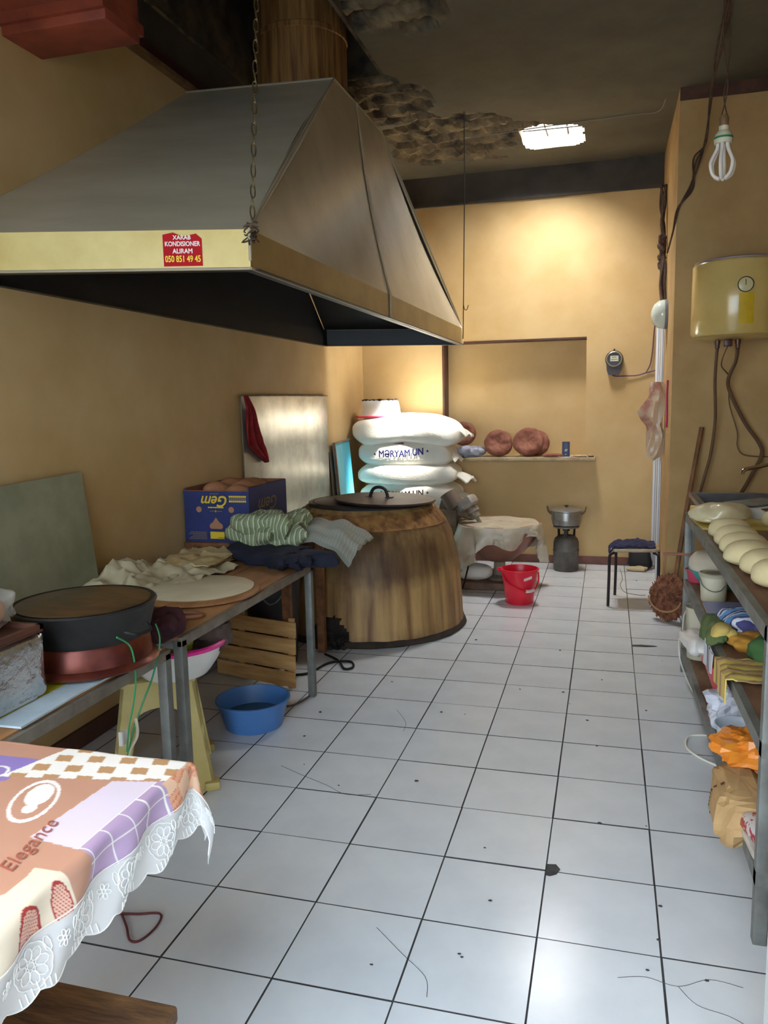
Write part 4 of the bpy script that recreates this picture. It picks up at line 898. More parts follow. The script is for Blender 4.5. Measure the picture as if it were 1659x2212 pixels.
# second shelf
y2 = 3.98; z2 = zs(1, y2)+.001
wbk = thing('small_white_bucket', 'small lidded white bucket with a wire bail on the middle shelf', 'bucket', (.50, y2, z2))
mk('bucket_shell', lathe([(.001, 0), (.054, 0), (.056, .004), (.063, .115), (.066, .118), (.066, .124), (.001, .124)], 32, .50, y2, z2), mat('dusty_white_plastic', (214, 208, 184), (198, 190, 160), rough=.45), wbk)
mk('lid', lathe([(.001, .126), (.064, .126), (.069, .120), (.069, .132), (.064, .137), (.058, .131), (.001, .131)], 32, .50, y2, z2), mat('grey_lid', (170, 166, 140), rough=.5), wbk)
mk('bail_handle', tube([(.437, y2-.005, z2+.112), (.447, y2-.045, z2+.08), (.485, y2-.066, z2+.058), (.53, y2-.058, z2+.066), (.56, y2-.01, z2+.112)], .0025, 6), M_STEEL, wbk)
tb = thing('teal_bowl', 'teal plastic bowl holding covered dough on the middle shelf', 'bowl', (.56, 4.30, zs(1, 4.3)))
mk('bowl_shell', mv(bowl(.09, .15, .085, rim=.006), .57, 4.28, zs(1, 4.3)+.012), mat('teal_plastic', (40, 160, 160), rough=.4), tb)
single('bowl_dough', 'round dough loaf wrapped in pale cloth in the teal bowl', 'dough', mv(rot(blob(.165, .14, .075, .85, 1, amp=.05, freq=6, seed=12), .0), .575, 4.27, zs(1, 4.3)+.135), mat('cloth_pale', (206, 196, 176), (190, 180, 156), rough=.7), (.575, 4.27, zs(1, 4.3)+.09))
single('pink_tub', 'small pink tub at the far end of the middle shelf', 'tub', mv(bowl(.045, .055, .06), .475, 4.44, zs(1, 4.44)+.001), mat('pink_plastic', (196, 70, 96), rough=.4), (.475, 4.44, zs(1, 4.44)))
single('wooden_spatula', 'brown wooden spatula poking out from the far end of the middle shelf', 'spatula', rot(box(.30, .50, 4.47, 4.51, .655, .664, .004), .0), mat('spatula_wood', (150, 92, 70), rough=.6), (.4, 4.49, .655))
def on2(x, y, h=0, k=1): return (x, y, zs(k, y)+h)
for k, (x0, x1, y0, y1, c, lb) in enumerate(((.44, .62, 3.60, 3.86, (136, 142, 184), 'blue-violet exercise book lying on the middle shelf'), (.45, .66, 3.44, 3.58, (196, 200, 206), 'white booklet with red cover edge on the middle shelf'), (.62, .86, 3.5, 3.85, (150, 142, 130), 'grey-brown card folder at the back of the middle shelf'))):
    t_ = thing('booklet', lb, 'booklet', on2((x0+x1)/2, (y0+y1)/2))
    za = zs(1, y0)+.001
    mk('pages', box(x0, x1, y0, y1, za, za+.010, .001), mat('paper_edges', (214, 210, 200), rough=.8), t_); mk('cover', box(x0-.002, x1+.002, y0-.002, y1+.002, za+.010, za+.013), mat('cover_%s' % ('violet', 'white', 'brown')[k], c, rough=.5), t_)
    if k == 1: mk('red_edge', box(x0-.002, x1+.002, y1-.018, y1+.0021, za+.0132, za+.014), mat('red_cover_edge', (200, 66, 60), rough=.5), t_)
CLB = stripes('blue_striped_cloth', [(96, 150, 206), (96, 150, 206), (206, 214, 230), (70, 70, 120), (214, 220, 232), (74, 74, 124)], .075, 1, dist=.02)
CLG = stripes('green_towel', [(66, 106, 60), (66, 106, 60), (66, 106, 60), (160, 186, 150)], .11, 0, dist=.05)
CLY = stripes('yellow_striped_towel', [(206, 182, 92), (206, 182, 92), (196, 160, 110), (150, 120, 84)], .06, 1, dist=.02)
CLO = mat('orange_cloth', (206, 152, 60), (180, 126, 46), rough=.9); CLOL = mat('olive_cloth', (104, 118, 70), (70, 92, 50), rough=.95, scale=18)
def bundle(name, label, x, y, rx, ry, rz, m_, k=1, sd=0, rotz=0, amp=.4, fr=12, drop=0, h0=0):
    z = zs(k, y)+rz*.8+h0
    def f(v):
        v = fold(amp, fr, sd)(v)
        if drop and v.x < -rx*.45: v = Vector((v.x, v.y, v.z-drop*(-v.x/rx-.45)))
        return v
    return single(name, label, 'cloth', mv(rot(blob(rx, ry, rz, .8, .8, nu=44, nv=22, f=f), rotz), x, y, z), m_, (x, y, z-rz*.8))
bundle('blue_striped_cloth', 'blue and white striped cloth bunched on the middle shelf', .545, 3.33, .10, .12, .055, CLB, sd=1, rotz=.4, h0=.01, amp=.25)
bundle('orange_cloth', 'orange cloth under the blue striped one on the middle shelf', .55, 3.16, .10, .09, .03, CLO, sd=4, rotz=.3)
bundle('green_towel', 'rolled green towel with a white stripe on the middle shelf', .60, 2.98, .10, .10, .05, CLG, sd=2, rotz=.5, amp=.2)
bundle('olive_cloth', 'olive green cloth hanging over the middle shelf edge', .425, 3.30, .045, .16, .035, CLOL, sd=6, rotz=0, drop=.05, h0=.005)
bundle('tan_strap', 'yellowish cloth strip folded over the middle shelf edge', .44, 3.20, .05, .045, .03, mat('straw_cloth', (198, 172, 96), rough=.9), sd=8, drop=.04, h0=.02)
def yt(u, v): 
    X = -.10+.36*u; y = 2.70+.26*v
    if X < 0: return (.388+.004*sin(v*12), y+.02*sin(u*5)-.03*(X/.1), zs(1, y)+.012+X*.9+.008*fbm(v*4, u*2, 1))
    return (.40+X*.92, y+.012*sin(u*9), zs(1, y)+.014+.014*abs(fbm(u*3, v*3, 2)))
single('yellow_striped_towel', 'yellow striped towel spread over the near middle shelf edge', 'towel', surf(yt, 30, 24, .005), CLY, (.45, 2.83, .57))
def wc(u, v): 
    y = 3.05+.42*v; z = zs(1, y)-.02-(.05+.05*sin(pi*v))*u; return (.394-.012*u, y+.05*u, z)
single('striped_white_cloth', 'white cloth with dark stripes hanging under the middle shelf edge', 'cloth', surf(lambda u, v: (.392-.004*sin(v*7), 3.06+.22*v+.03*u, zs(1, 3.2)-.002-.085*u-.03*u*v), 12, 16, .003), stripes('white_dark_stripes', [(206, 206, 212)]*3+[(60, 60, 66)], .09, 1), (.392, 3.15, .46))
single('white_plastic_bag', 'limp white plastic bag poking out of the rack above the lower shelf', 'bag', mv(rot(blob(.07, .15, .05, .9, .9, nu=36, nv=18, f=fold(.4, 9, 3)), .2), .425, 3.86, .36), mat('white_bag_film', (226, 222, 216), rough=.35), (.425, 3.86, .31))
# lower shelf
z3 = zs(2, 4.33)+.001
lb_ = thing('white_paint_bucket', 'tall white bucket with red stripe at the far end of the lower shelf', 'bucket', (.485, 4.33, z3))
mk('bucket_shell', mv(bowl(.068, .078, .27, rim=.006), .49, 4.32, z3), mat('dusty_white_plastic', (214, 208, 184)), lb_)
mk('red_stripe', lathe([(.0745, .08), (.0765, .16), (.078, .16), (.076, .08)], 6, .49, 4.32, z3) if False else box(.553, .562, 4.26, 4.30, z3+.07, z3+.2), mat('bucket_red', (176, 50, 60), rough=.5), lb_)
mk('bail_handle', tube([(.414, 4.30, z3+.26), (.395, 4.25, z3+.23), (.39, 4.22, z3+.16), (.40, 4.24, z3+.11)], .004, 6), mat('cream_wire', (206, 196, 176), rough=.5), lb_)
pk = thing('pink_basin', 'salmon pink plastic basin tilted on the lower shelf', 'basin', (.605, 3.66, zs(2, 3.66)))
mk('basin_shell', mv(rot(bowl(.13, .19, .13, rim=.008), .10, 'Y'), .605, 3.66, zs(2, 3.66)+.022), mat('salmon_plastic', (216, 86, 92), rough=.4), pk)
single('crumpled_white_bag', 'crumpled translucent white bag on the lower shelf', 'bag', mv(blob(.085, .10, .09, .9, .9, nu=26, nv=16, f=fold(.55, 14, 9)), .50, 3.34, zs(2, 3.34)+.08), mat('bag_film_grey', (214, 216, 226), (190, 194, 208), rough=.25, scale=9), (.50, 3.34, zs(2, 3.34)), smooth=False)
ct = thing('clear_container', 'open clear plastic container with dark utensil on the lower shelf', 'container', (.495, 3.08, zs(2, 3.08)))
mk('container_shell', mv(bowl(.065, .085, .09, rim=.004), .495, 3.08, zs(2, 3.0)+.002), mat('frosted_plastic', (206, 216, 226), rough=.25, alpha=.75), ct)
mk('dark_utensil', tube([(.46, 3.12, zs(2, 3)+.03), (.49, 3.07, zs(2, 3)+.065), (.53, 3.0, zs(2, 3)+.10)], .008, 6), M_DARK, ct)
MOB = mat('orange_bag_film', (226, 140, 48), (206, 116, 36), rough=.3, scale=9)
single('orange_plastic_bag', 'orange plastic carrier bag slumped on the paper bag in the rack', 'bag', mv(rot(blob(.105, .13, .058, .85, .85, nu=26, nv=15, f=fold(.6, 9, 11)), .4), .46, 2.70, zs(2, 2.72)+.165), MOB, (.5, 2.72, zs(2, 2.72)+.06), smooth=False)
pb2 = thing('paper_bag', 'brown paper bag with a stitched print line leaning out of the lower shelf', 'bag', (.47, 2.55, zs(2, 2.55)))
def pbf(v): 
    v = fold(.5, 7, 4)(v); return Vector((v.x, v.y, v.z))
pbg = mv(rot(blob(.075, .16, .072, .5, .45, nu=18, nv=11, f=pbf), .0), .415, 2.55, zs(2, 2.56)+.05)
mk('bag_body', pbg, mat('kraft_paper', (186, 150, 102), (160, 126, 82), rough=.75, scale=6), pb2, smooth=False)
bars = G()
for k in range(9):
    bars = join(bars, [[Vector((.2, 2.53-.006+.004*(k % 2), zs(2, 2.56)+.0+k*.0125)), Vector((.2, 2.53+.008, zs(2, 2.56)+.0+k*.0125)), Vector((.2, 2.53+.006, zs(2, 2.56)+.008+k*.0125)), Vector((.2, 2.53-.008, zs(2, 2.56)+.008+k*.0125))], [(0, 1, 2, 3)]])
mk('stitched_print', wrap_on(bars, pbg, (1, 0, 0)), mat('brown_print', (96, 66, 40), rough=.8), pb2, smooth=False)
single('red_packet', 'clear packet with a dark red label lying on the near lower shelf', 'packet', mv(rot(blob(.07, .09, .03, .5, .5, amp=.1, freq=9, nu=24, nv=12, seed=3), .2), .475, 2.34, zs(2, 2.44)+.06), mat('maroon_packet', (160, 30, 56), (196, 190, 186), rough=.25, scale=14, lo=.5, hi=.52), (.545, 2.44, zs(2, 2.44)))
single('clear_packet', 'flat clear plastic packet under the dark red one', 'packet', mv(rot(blob(.075, .09, .014, .4, .5, amp=.12, freq=9, nu=24, nv=10, seed=5), .1), .48, 2.34, zs(2, 2.42)+.018), mat('grey_film', (196, 190, 182), (168, 156, 140), rough=.2), (.53, 2.42, zs(2, 2.42)))
single('white_rope', 'white cord loop on the floor in front of the rack', 'cord', tube([(.46, 3.62, .006), (.38, 3.60, .006), (.352, 3.52, .006), (.36, 3.44, .006), (.41, 3.36, .006), (.48, 3.30, .006)], .005, 6), mat('white_cord', (226, 222, 208), rough=.5), (.4, 3.5, 0))
single('bucket_string', 'white string dangling from the far end of the rack', 'string', tube([(.395, 4.32, .27), (.385, 4.36, .22), (.392, 4.35, .12), (.42, 4.25, .045), (.45, 4.1, .006)], .004, 6), mat('white_cord', (226, 222, 208)), (.4, 4.3, 0))

# ------------------------------------------------------------------ dough mixer by the back wall
mx_ = thing('dough_mixer', 'grey dough mixer with a wide bowl under a plastic sheet beside the oven', 'mixer', (-.95, 6.4, 0))
MG1 = mat('mixer_cast_iron', (150, 138, 120), (112, 100, 86), rough=.6, metal=.2, scale=8)
mk('base_plate', box(-1.42, -.72, 6.17, 6.75, .002, .06, .006), mat('mixer_base', (128, 100, 80), (90, 66, 52), rough=.7, scale=6), mx_)
mk('pedestal', lathe([(.10, .06), (.10, .075), (.05, .095), (.045, .20), (.06, .215), (.001, .216)], 28, -.83, 6.36), MG1, mx_)
mk('bowl_shell', mv(bowl(.10, .315, .30, rim=.012, bulge=.06), -.83, 6.36, .215), mat('enamel_red_brown', (150, 96, 78), (122, 88, 70), rough=.45, scale=4), mx_)
mk('column', join(box(-1.38, -1.18, 6.36, 6.62, .06, .62, .02), rot(box(-1.34, -1.02, 6.41, 6.55, .56, .68, .03), .25, 'Y', (-1.2, 6.5, .62))), MG1, mx_)
hx = G(); ax = Vector((.42, -.12, -.62)).normalized(); hp = Vector((-1.10, 6.30, .72))
def along(p0, prof, seg): return xf(lathe(prof, seg), frame_m(p0, ax.cross(Vector((0, 1, 0))), ax.cross(ax.cross(Vector((0, 1, 0))))))
mk('gear_head', join(along(hp, [(.001, 0), (.07, 0), (.088, .02), (.088, .07), (.07, .085), (.001, .085)], 6)), mat('gear_grey', (176, 170, 160), (130, 124, 116), rough=.4, metal=.3), mx_)
mk('shaft', join(along(hp+ax*.08, [(.001, 0), (.045, 0), (.045, .03), (.055, .032), (.055, .055), (.038, .058), (.038, .10), (.001, .10)], 20)), MG1, mx_)
mk('arm', tube([hp+ax*.17, hp+ax*.26, (-.92, 6.30, .44), (-.86, 6.34, .34)], .016, 8), MG1, mx_)
mk('motor', join(along(hp+Vector((-.13, .1, -.02)), [(.001, -.06), (.07, -.06), (.075, .08), (.001, .08)], 24)), mat('motor_brown', (110, 94, 80), rough=.6), mx_)
def cover(u, v):
    a = 2*pi*u
    if v < .45:
        r = .325*v/.45; return (-.83+r*cos(a), 6.36+r*sin(a), .532+.008*cos(r*9)+.003*sin(a*7+r*30))
    s = (v-.45)/.55; pt = 1+.5*sin(a*2.0+.4)+.3*sin(a*5+1)
    dn = .21*s*max(.3, pt); nz = fbm(cos(a)*5, sin(a)*5, s*1.6)
    out = .328+.012*sin(min(1, s*3)*pi/2)+.028*sin(a*9+nz*2)*s+.05*nz*s+.05*s*max(0, sin(a*2+.4))**2
    return (-.83+out*cos(a), 6.36+out*sin(a), .528-dn+.012*nz*s)
single('mixer_cover', 'floury translucent plastic sheet draped over the mixer bowl', 'plastic sheet', surf(cover, 110, 34, .0015, wrap=True), mat('floury_film', (214, 204, 184), (190, 176, 150), rough=.3, scale=7, alpha=.9), (-.83, 6.36, .53))
mk_s = thing('flour_sack', 'small slumped white sack on the mixer base under the bowl', 'sack', (-1.0, 6.33, .06))
mk('sack_body', mv(rot(blob(.15, .10, .065, .7, .7, amp=.08, freq=7, seed=33), -.3), -1.03, 6.30, .125), MS, mk_s)
mk('sack_ear', mv(blob(.04, .06, .02, amp=.3, freq=12, nu=14, nv=8), -1.17, 6.27, .12), MS, mk_s)
single('mixer_cable', 'dark cable running down beside the mixer bowl', 'cable', tube([(-1.17, 6.29, .44), (-1.10, 6.22, .36), (-1.05, 6.17, .25), (-1.07, 6.16, .12), (-1.10, 6.15, .01)], .007, 6), M_DARK, (-1.1, 6.15, 0))
# red bucket
rb_ = thing('red_bucket', 'bright red plastic bucket with white grip on the tiled floor', 'bucket', (-.615, 5.85, 0)); MRD = mat('bright_red_plastic', (214, 22, 48), rough=.35)
mk('bucket_shell', mv(bowl(.102, .135, .25, rim=.01), -.615, 5.85, .001), MRD, rb_)
mk('spout', mv(rot(blob(.03, .018, .018, 1, 1, nu=14, nv=8), 2.6), -.755, 5.82, .252), MRD, rb_)
mk('bail_handle', tube([(-.735, 5.79, .235), (-.70, 5.745, .18), (-.63, 5.715, .14), (-.56, 5.72, .115), (-.50, 5.76, .12), (-.473, 5.82, .17), (-.478, 5.875, .23)], .006, 8), MRD, rb_)
mk('grip', tube([(-.555, 5.722, .114), (-.525, 5.738, .113), (-.50, 5.76, .12)], .012, 8), mat('grip_white', (220, 196, 186), rough=.5), rb_)
mk('label_patch', wrap_on(subdiv([[Vector((-.57, 5.5, .185)), Vector((-.515, 5.5, .20)), Vector((-.515, 5.5, .222)), Vector((-.57, 5.5, .205))], [(0, 1, 2, 3)]], 2), mv(bowl(.102, .135, .25, rim=.01), -.615, 5.85, .001), (0, 1, 0), .001), mat('grip_white', (220, 196, 186)), rb_)
# gas bottle with burner and pot
gxx, gyy = -.335, 7.06
ga = thing('gas_bottle', 'stubby grey gas bottle with a burner stand by the back wall', 'gas bottle', (gxx, gyy, 0))
mk('bottle_body', lathe([(.10, 0), (.108, .01), (.110, .17), (.113, .175), (.113, .185), (.110, .19), (.109, .25), (.098, .285), (.07, .31), (.035, .318), (.001, .32)], 36, gxx, gyy), mat('worn_grey_bottle', (108, 102, 96), (70, 66, 64), rough=.6, metal=.25, scale=7, bump=.1), ga)
mk('valve', lathe([(.018, .315), (.018, .35), (.03, .352), (.03, .375), (.001, .376)], 16, gxx, gyy), M_DARK, ga)
for k in range(3): a = 2*pi*k/3+.5; mk('stand_leg', bar((gxx+.075*cos(a), gyy+.075*sin(a), .29), (gxx+.08*cos(a), gyy+.08*sin(a), .385), .03, .006, (cos(a), sin(a), 0)), M_DARK, ga)
mk('grate', join(ring([(.095, .383), (.112, .383), (.112, .395), (.095, .395)], 32, gxx, gyy), bar((gxx-.1, gyy, .389), (gxx+.1, gyy, .389), .008, .01), bar((gxx, gyy-.1, .389), (gxx, gyy+.1, .389), .008, .01)), mat('grate_steel', (150, 140, 124), (96, 86, 76), rough=.5, metal=.5), ga)
MAL = mat('dull_aluminium', (178, 176, 172), (150, 148, 144), rough=.35, metal=.8, scale=5)
po = thing('cooking_pot', 'dented aluminium pot with lid on the gas burner', 'pot', (gxx, gyy, .397))
mk('pot_body', lathe([(.001, .0), (.10, 0), (.118, .012), (.128, .05), (.128, .06), (.131, .062), (.131, .125), (.136, .13), (.13, .134), (.001, .134)], 40, gxx, gyy, .397), MAL, po)
mk('lid', lathe([(.138, .133), (.138, .139), (.12, .148), (.06, .158), (.001, .162)], 40, gxx, gyy, .397), MAL, po)
mk('lid_knob', lathe([(.006, .16), (.006, .168), (.018, .172), (.018, .18), (.001, .184)], 16, gxx, gyy, .397), M_DARK, po)
for s in (-1, 1): mk('pot_handle', tube([(gxx+s*.126, gyy-.03, .50), (gxx+s*.155, gyy-.03, .525), (gxx+s*.165, gyy-.02, .56), (gxx+s*.165, gyy+.02, .56), (gxx+s*.155, gyy+.03, .525), (gxx+s*.126, gyy+.03, .50)], .006, 8), mat('handle_brown', (96, 76, 62), rough=.5), po)
# small stool
so_ = thing('tube_stool', 'low stool with pale seat and four black tube legs at the back', 'stool', (.2, 6.02, 0))
sp_ = [(.035, 5.86), (.375, 5.90), (.385, 6.20), (.065, 6.19)]
MTB = mat('chipped_black_tube', (52, 44, 46), (34, 30, 34), rough=.45, metal=.3, scale=20)
scx, scy = .215, 6.03
mk('seat', [[Vector((scx+(x-scx)*k_, scy+(y-scy)*k_, z)) for z, k_ in ((.398, .97), (.402, 1.0), (.416, 1.0), (.42, .97)) for x, y in [(.035+.03, 5.86), (.375-.03, 5.895), (.377, 5.93), (.385, 6.17), (.36, 6.20), (.09, 6.19), (.062, 6.16), (.035, 5.89)]], [tuple(range(8))[::-1], tuple(range(24, 32))]+[(j*8+i, j*8+(i+1) % 8, (j+1)*8+(i+1) % 8, (j+1)*8+i) for j in range(3) for i in range(8)]], mat('plywood_seat', (196, 176, 146), (166, 144, 112), rough=.6, scale=6), so_)
for i, (x, y) in enumerate(((.024, 5.845), (.372, 5.875), (.39, 6.205), (.075, 6.195))):
    ix, iy = x+(scx-x)*.25, y+(scy-y)*.25
    mk('leg', tube([(x, y, .003), (x+(scx-x)*.02, y+(scy-y)*.02, .2), (x+(scx-x)*.03, y+(scy-y)*.03, .36), (x+(scx-x)*.10, y+(scy-y)*.10, .387), (ix, iy, .391)], .0105, 8), MTB, so_)
def ncl(u, v):
    x = .02+.33*u; y = 5.87+.27*v+.05*u; z = .422+.028*abs(fbm(x*9, y*9, 3))+.016*sin(u*3.2)
    if u < .12: z -= (.12-u)*.25
    return (x, y, z)
single('navy_rag', 'crumpled navy blue cloth lying on the low stool', 'cloth', surf(ncl, 34, 24, .012), mat('navy_blue_cloth', (44, 46, 84), (30, 30, 60), rough=.9, scale=14), (.2, 6.0, .422))
single('black_bag', 'black bag on the floor in the corner behind the stool', 'bag', mv(blob(.095, .06, .11, .6, .5, nu=30, nv=18, f=lambda v: fold(.2, 9, 2)(Vector((v.x*(1-.25*v.z/.11), v.y, v.z)))), .295, 7.22, .112), mat('black_bag', (30, 28, 36), rough=.6), (.295, 7.22, 0))
single('beige_rag', 'beige rag lying below the black bag', 'cloth', mv(blob(.09, .05, .02, .8, .8, nu=24, nv=12, f=fold(.4, 14, 1)), .27, 7.12, .02), mat('beige_rag', (196, 176, 140), rough=.9), (.27, 7.12, 0))
single('thin_wire', 'thin bent wire lying on the tiles behind the stool', 'wire', tube([(.13, 7.15, .004), (.14, 6.75, .004), (.12, 6.55, .004), (.15, 6.30, .004), (.25, 6.22, .004), (.30, 6.23, .004)], .003, 5), mat('grey_wire', (130, 126, 120), rough=.5), (.15, 6.6, 0))
# broom
br = thing('twig_broom', 'round twig broom with a long stick leaning against the wall', 'broom', (.42, 5.5, 0))
st0 = Vector((.425, 5.50, .05)); st1 = Vector((.617, 5.81, 1.29))
mk('stick', tube([st0, st0.lerp(st1, .5)+Vector((-.008, 0, 0)), st1], .017, 8), mat('broom_stick', (140, 96, 54), (104, 66, 36), rough=.6, stretch=(4, 4, 1)), br)
tw = G(); rb2 = random.Random(11); MBRM = mat('broom_twigs', (150, 96, 66), (80, 44, 30), rough=.9, scale=30)
cB = Vector((.415, 5.53, .165)); e1 = Vector((.75, -.66, 0)).normalized(); e2 = Vector((.12, .2, 1)).normalized(); e3 = e1.cross(e2)
for k in range(260):
    a = rb2.uniform(0, 2*pi); rin = rb2.uniform(.0, .05); rout = .162*rb2.uniform(.90, 1.02)
    sg = rb2.choice((-1, 1, 1))
    p0 = cB+e1*rin*cos(a)+e2*rin*sin(a)+e3*sg*.032; p1 = cB+e1*rout*.95*cos(a+.12)+e2*rout*sin(a+.12)+e3*sg*.006
    pm = p0.lerp(p1, .6)+e3*sg*rb2.uniform(.010, .017)
    for p_ in (p0, pm, p1): p_.z = max(p_.z, .006)
    add(tw, tube([p0, pm, p1], .004, 4, 2))
disc = xf(blob(.145, .15, .03, .8, 1, amp=.06, freq=9), frame_m(cB, e1, e2)); disc = [[Vector((v.x, v.y, max(.004, v.z))) for v in disc[0]], disc[1]]
o = mk('twig_head', join(disc, tw), MBRM, br); o['kind'] = 'stuff'
mk('binding', join(tube([cB+e1*.13*cos(t)+e2*.10*sin(t)+e3*.042 for t in [pi*1.05+pi*.9*k/8 for k in range(9)]], .006, 6, 2)), mat('broom_binding', (170, 124, 84), rough=.7), br)

# ------------------------------------------------------------------ back wall: meter, ledge and what lies on it
em = thing('electricity_meter', 'round black electricity meter mounted on the back wall', 'meter', (.045, 7.34, 1.7))
def onback(prof, x, z, seg=36, fn=None): return xf((fn or lathe)(prof, seg), frame_m((x, YB-.001, z), (1, 0, 0), (0, 0, 1)))
mk('meter_case', onback([(.001, 0), (.075, 0), (.075, .05), (.066, .065), (.001, .065)], .045, 1.833), mat('bakelite', (46, 40, 44), rough=.4), em)
mk('glass_ring', onback([(.056, .062), (.067, .062), (.067, .074), (.06, .078), (.056, .07)], .045, 1.833, fn=ring), mat('meter_ring', (176, 170, 150), rough=.3, metal=.4), em)
mk('dial_face', box(.012, .08, YB-.0685, YB-.066, 1.815, 1.862), mat('dial_white', (206, 202, 178), rough=.5), em)
mk('dial_marks', join(box(.026, .064, YB-.0695, YB-.0685, 1.846, 1.852), box(.02, .072, YB-.0695, YB-.0685, 1.828, 1.833)), mat('dial_marks', (110, 106, 90), rough=.6), em)
tp = [(-.02, 1.79), (.112, 1.79), (.108, 1.74), (.092, 1.70), (.0, 1.70), (-.016, 1.74)]
mk('terminal_box', [[Vector((x, YB-.001, z)) for x, z in tp]+[Vector((x, YB-.06, z)) for x, z in tp], [tuple(range(6)), tuple(range(6, 12))[::-1]]+[(i, i+6, (i+1) % 6+6, (i+1) % 6) for i in range(6)]], mat('terminal_grey', (66, 60, 64), rough=.5), em)
mk('hanging_lug', [[Vector((.045+x, YB-.012+y, z)) for y in (0, .01) for x, z in ((-.012, 1.905), (.012, 1.905), (0, 1.93))], [(0, 1, 2), (5, 4, 3), (0, 3, 4, 1), (1, 4, 5, 2), (2, 5, 3, 0)]], M_DARK, em)
MPC = mat('purple_cable', (104, 66, 84), rough=.5)
single('meter_cable', 'purple cable sagging from the meter to the white trunking', 'cable', join(tube([(.03, 7.325, 1.70), (.06, 7.32, 1.688), (.15, 7.33, 1.688), (.24, 7.335, 1.69), (.31, 7.335, 1.71), (.40, 7.335, 1.73)], .006, 6), tube([(.31, 7.335, 1.71), (.345, 7.335, 1.78), (.362, 7.335, 1.90), (.37, 7.33, 2.05), (.385, 7.3, 2.2)], .0055, 6)), MPC, (.2, 7.33, 1.7))
ldg = thing('niche_ledge', 'white-edged wooden ledge board under the wall niche', 'shelf', (-.65, 7.3, .955))
mk('ledge_board', box(-1.30, -.10, 7.20, 7.349, .955, .986, .004), mat('ledge_paint', (196, 176, 138), (164, 142, 106), rough=.6, scale=7), ldg)
mk('ledge_inset', box(-1.30, NX1-.002, 7.35, 7.548, .96, .9855), mat('ledge_paint', (196, 176, 138)), ldg)
ZL = .987
MBR = mat('brown_loaf', (158, 104, 84), (124, 72, 58), rough=.85, scale=9, bump=.4, bscale=22)
def loaf(name_l, x, y, z, r, lean_, seed):
    def f(v):
        rr2 = math.hypot(v.x, v.y)/r
        if v.z > 0: v = Vector((v.x, v.y, v.z*(1-.75*max(0, 1-rr2*1.35)))) + Vector((0, 0, .012*fbm(v.x*22, v.y*22, seed)))
        return v
    g = blob(r, r*.95, .055, .55, 1, amp=.06, freq=9, nu=44, nv=24, seed=seed, f=f)
    g = rot(g, pi/2-lean_, 'X'); zmin = min(v.z for v in g[0]); g = mv(g, 0, 0, -zmin)
    return single('round_loaf', name_l, 'bread', mv(g, x, y, z), MBR, (x, y, z), group='round loaves on the ledge')
loaf('round reddish-brown loaf beside the sacks, leftmost on the ledge', -1.295, 7.36, 1.085, .115, .2, 1)
loaf('round reddish-brown loaf in the middle of the ledge', -.965, 7.33, ZL, .13, .3, 2)
loaf('round reddish-brown loaf on the ledge nearest the blue packet', -.695, 7.33, ZL, .135, .3, 3)
loaf('smaller round loaf half hidden behind the other loaves', -.63, 7.44, ZL, .12, .15, 5)
single('grey_plastic_bag', 'shiny grey plastic bag on the ledge beside the sacks', 'bag', mv(blob(.14, .08, .055, .8, .8, nu=40, nv=20, f=fold(.35, 14, 4)), -1.24, 7.30, ZL+.05), mat('grey_bag_film', (176, 178, 190), (150, 154, 170), rough=.2), (-1.24, 7.3, ZL), ang=25)
single('flat_bread_piece', 'flat brown bread piece lying on the ledge', 'bread', mv(blob(.10, .05, .016, .8, .8, amp=.15, freq=12, nu=24, nv=10, seed=8), -.47, 7.27, ZL+.014), MBR, (-.47, 7.27, ZL))
bpk = thing('blue_packet', 'small upright navy blue packet on white paper on the ledge', 'packet', (-.355, 7.27, ZL))
mk('packet_body', box(-.388, -.322, 7.25, 7.275, ZL+.003, ZL+.135, .004), mat('navy_packet', (44, 52, 84), rough=.4), bpk)
mk('packet_print', join(box(-.366, -.345, 7.2485, 7.25, ZL+.05, ZL+.058), box(-.362, -.34, 7.2485, 7.25, ZL+.062, ZL+.068), box(-.362, -.35, 7.2485, 7.25, ZL+.02, ZL+.026)), mat('packet_grey', (190, 190, 196), rough=.5), bpk)
single('white_paper', 'white paper scrap under the navy packet', 'paper', surf(lambda u, v: (-.42+.13*u, 7.21+.09*v, ZL+.001+.008*abs(2*u-1)**3), 8, 4, .0012), mat('white_paper', (226, 222, 214), rough=.8), (-.355, 7.25, ZL))
single('bread_scrap', 'crumbled pale bread scraps at the right end of the ledge', 'bread', join(*[mv(blob(.018, .014, .009, amp=.3, freq=20, nu=10, nv=6, seed=q), -.25+.02*q*(1 if q % 2 else -.6), 7.25+.012*(q % 3), ZL+.009) for q in range(6)]), mat('pale_crumbs', (206, 176, 130), rough=.9), (-.23, 7.25, ZL))
single('dark_knife', 'dark knife lying at the right end of the ledge', 'knife', join(box(-.26, -.17, 7.212, 7.222, ZL+.001, ZL+.006), box(-.16, -.11, 7.21, 7.226, ZL+.001, ZL+.012, .003)), M_DARK, (-.2, 7.22, ZL))

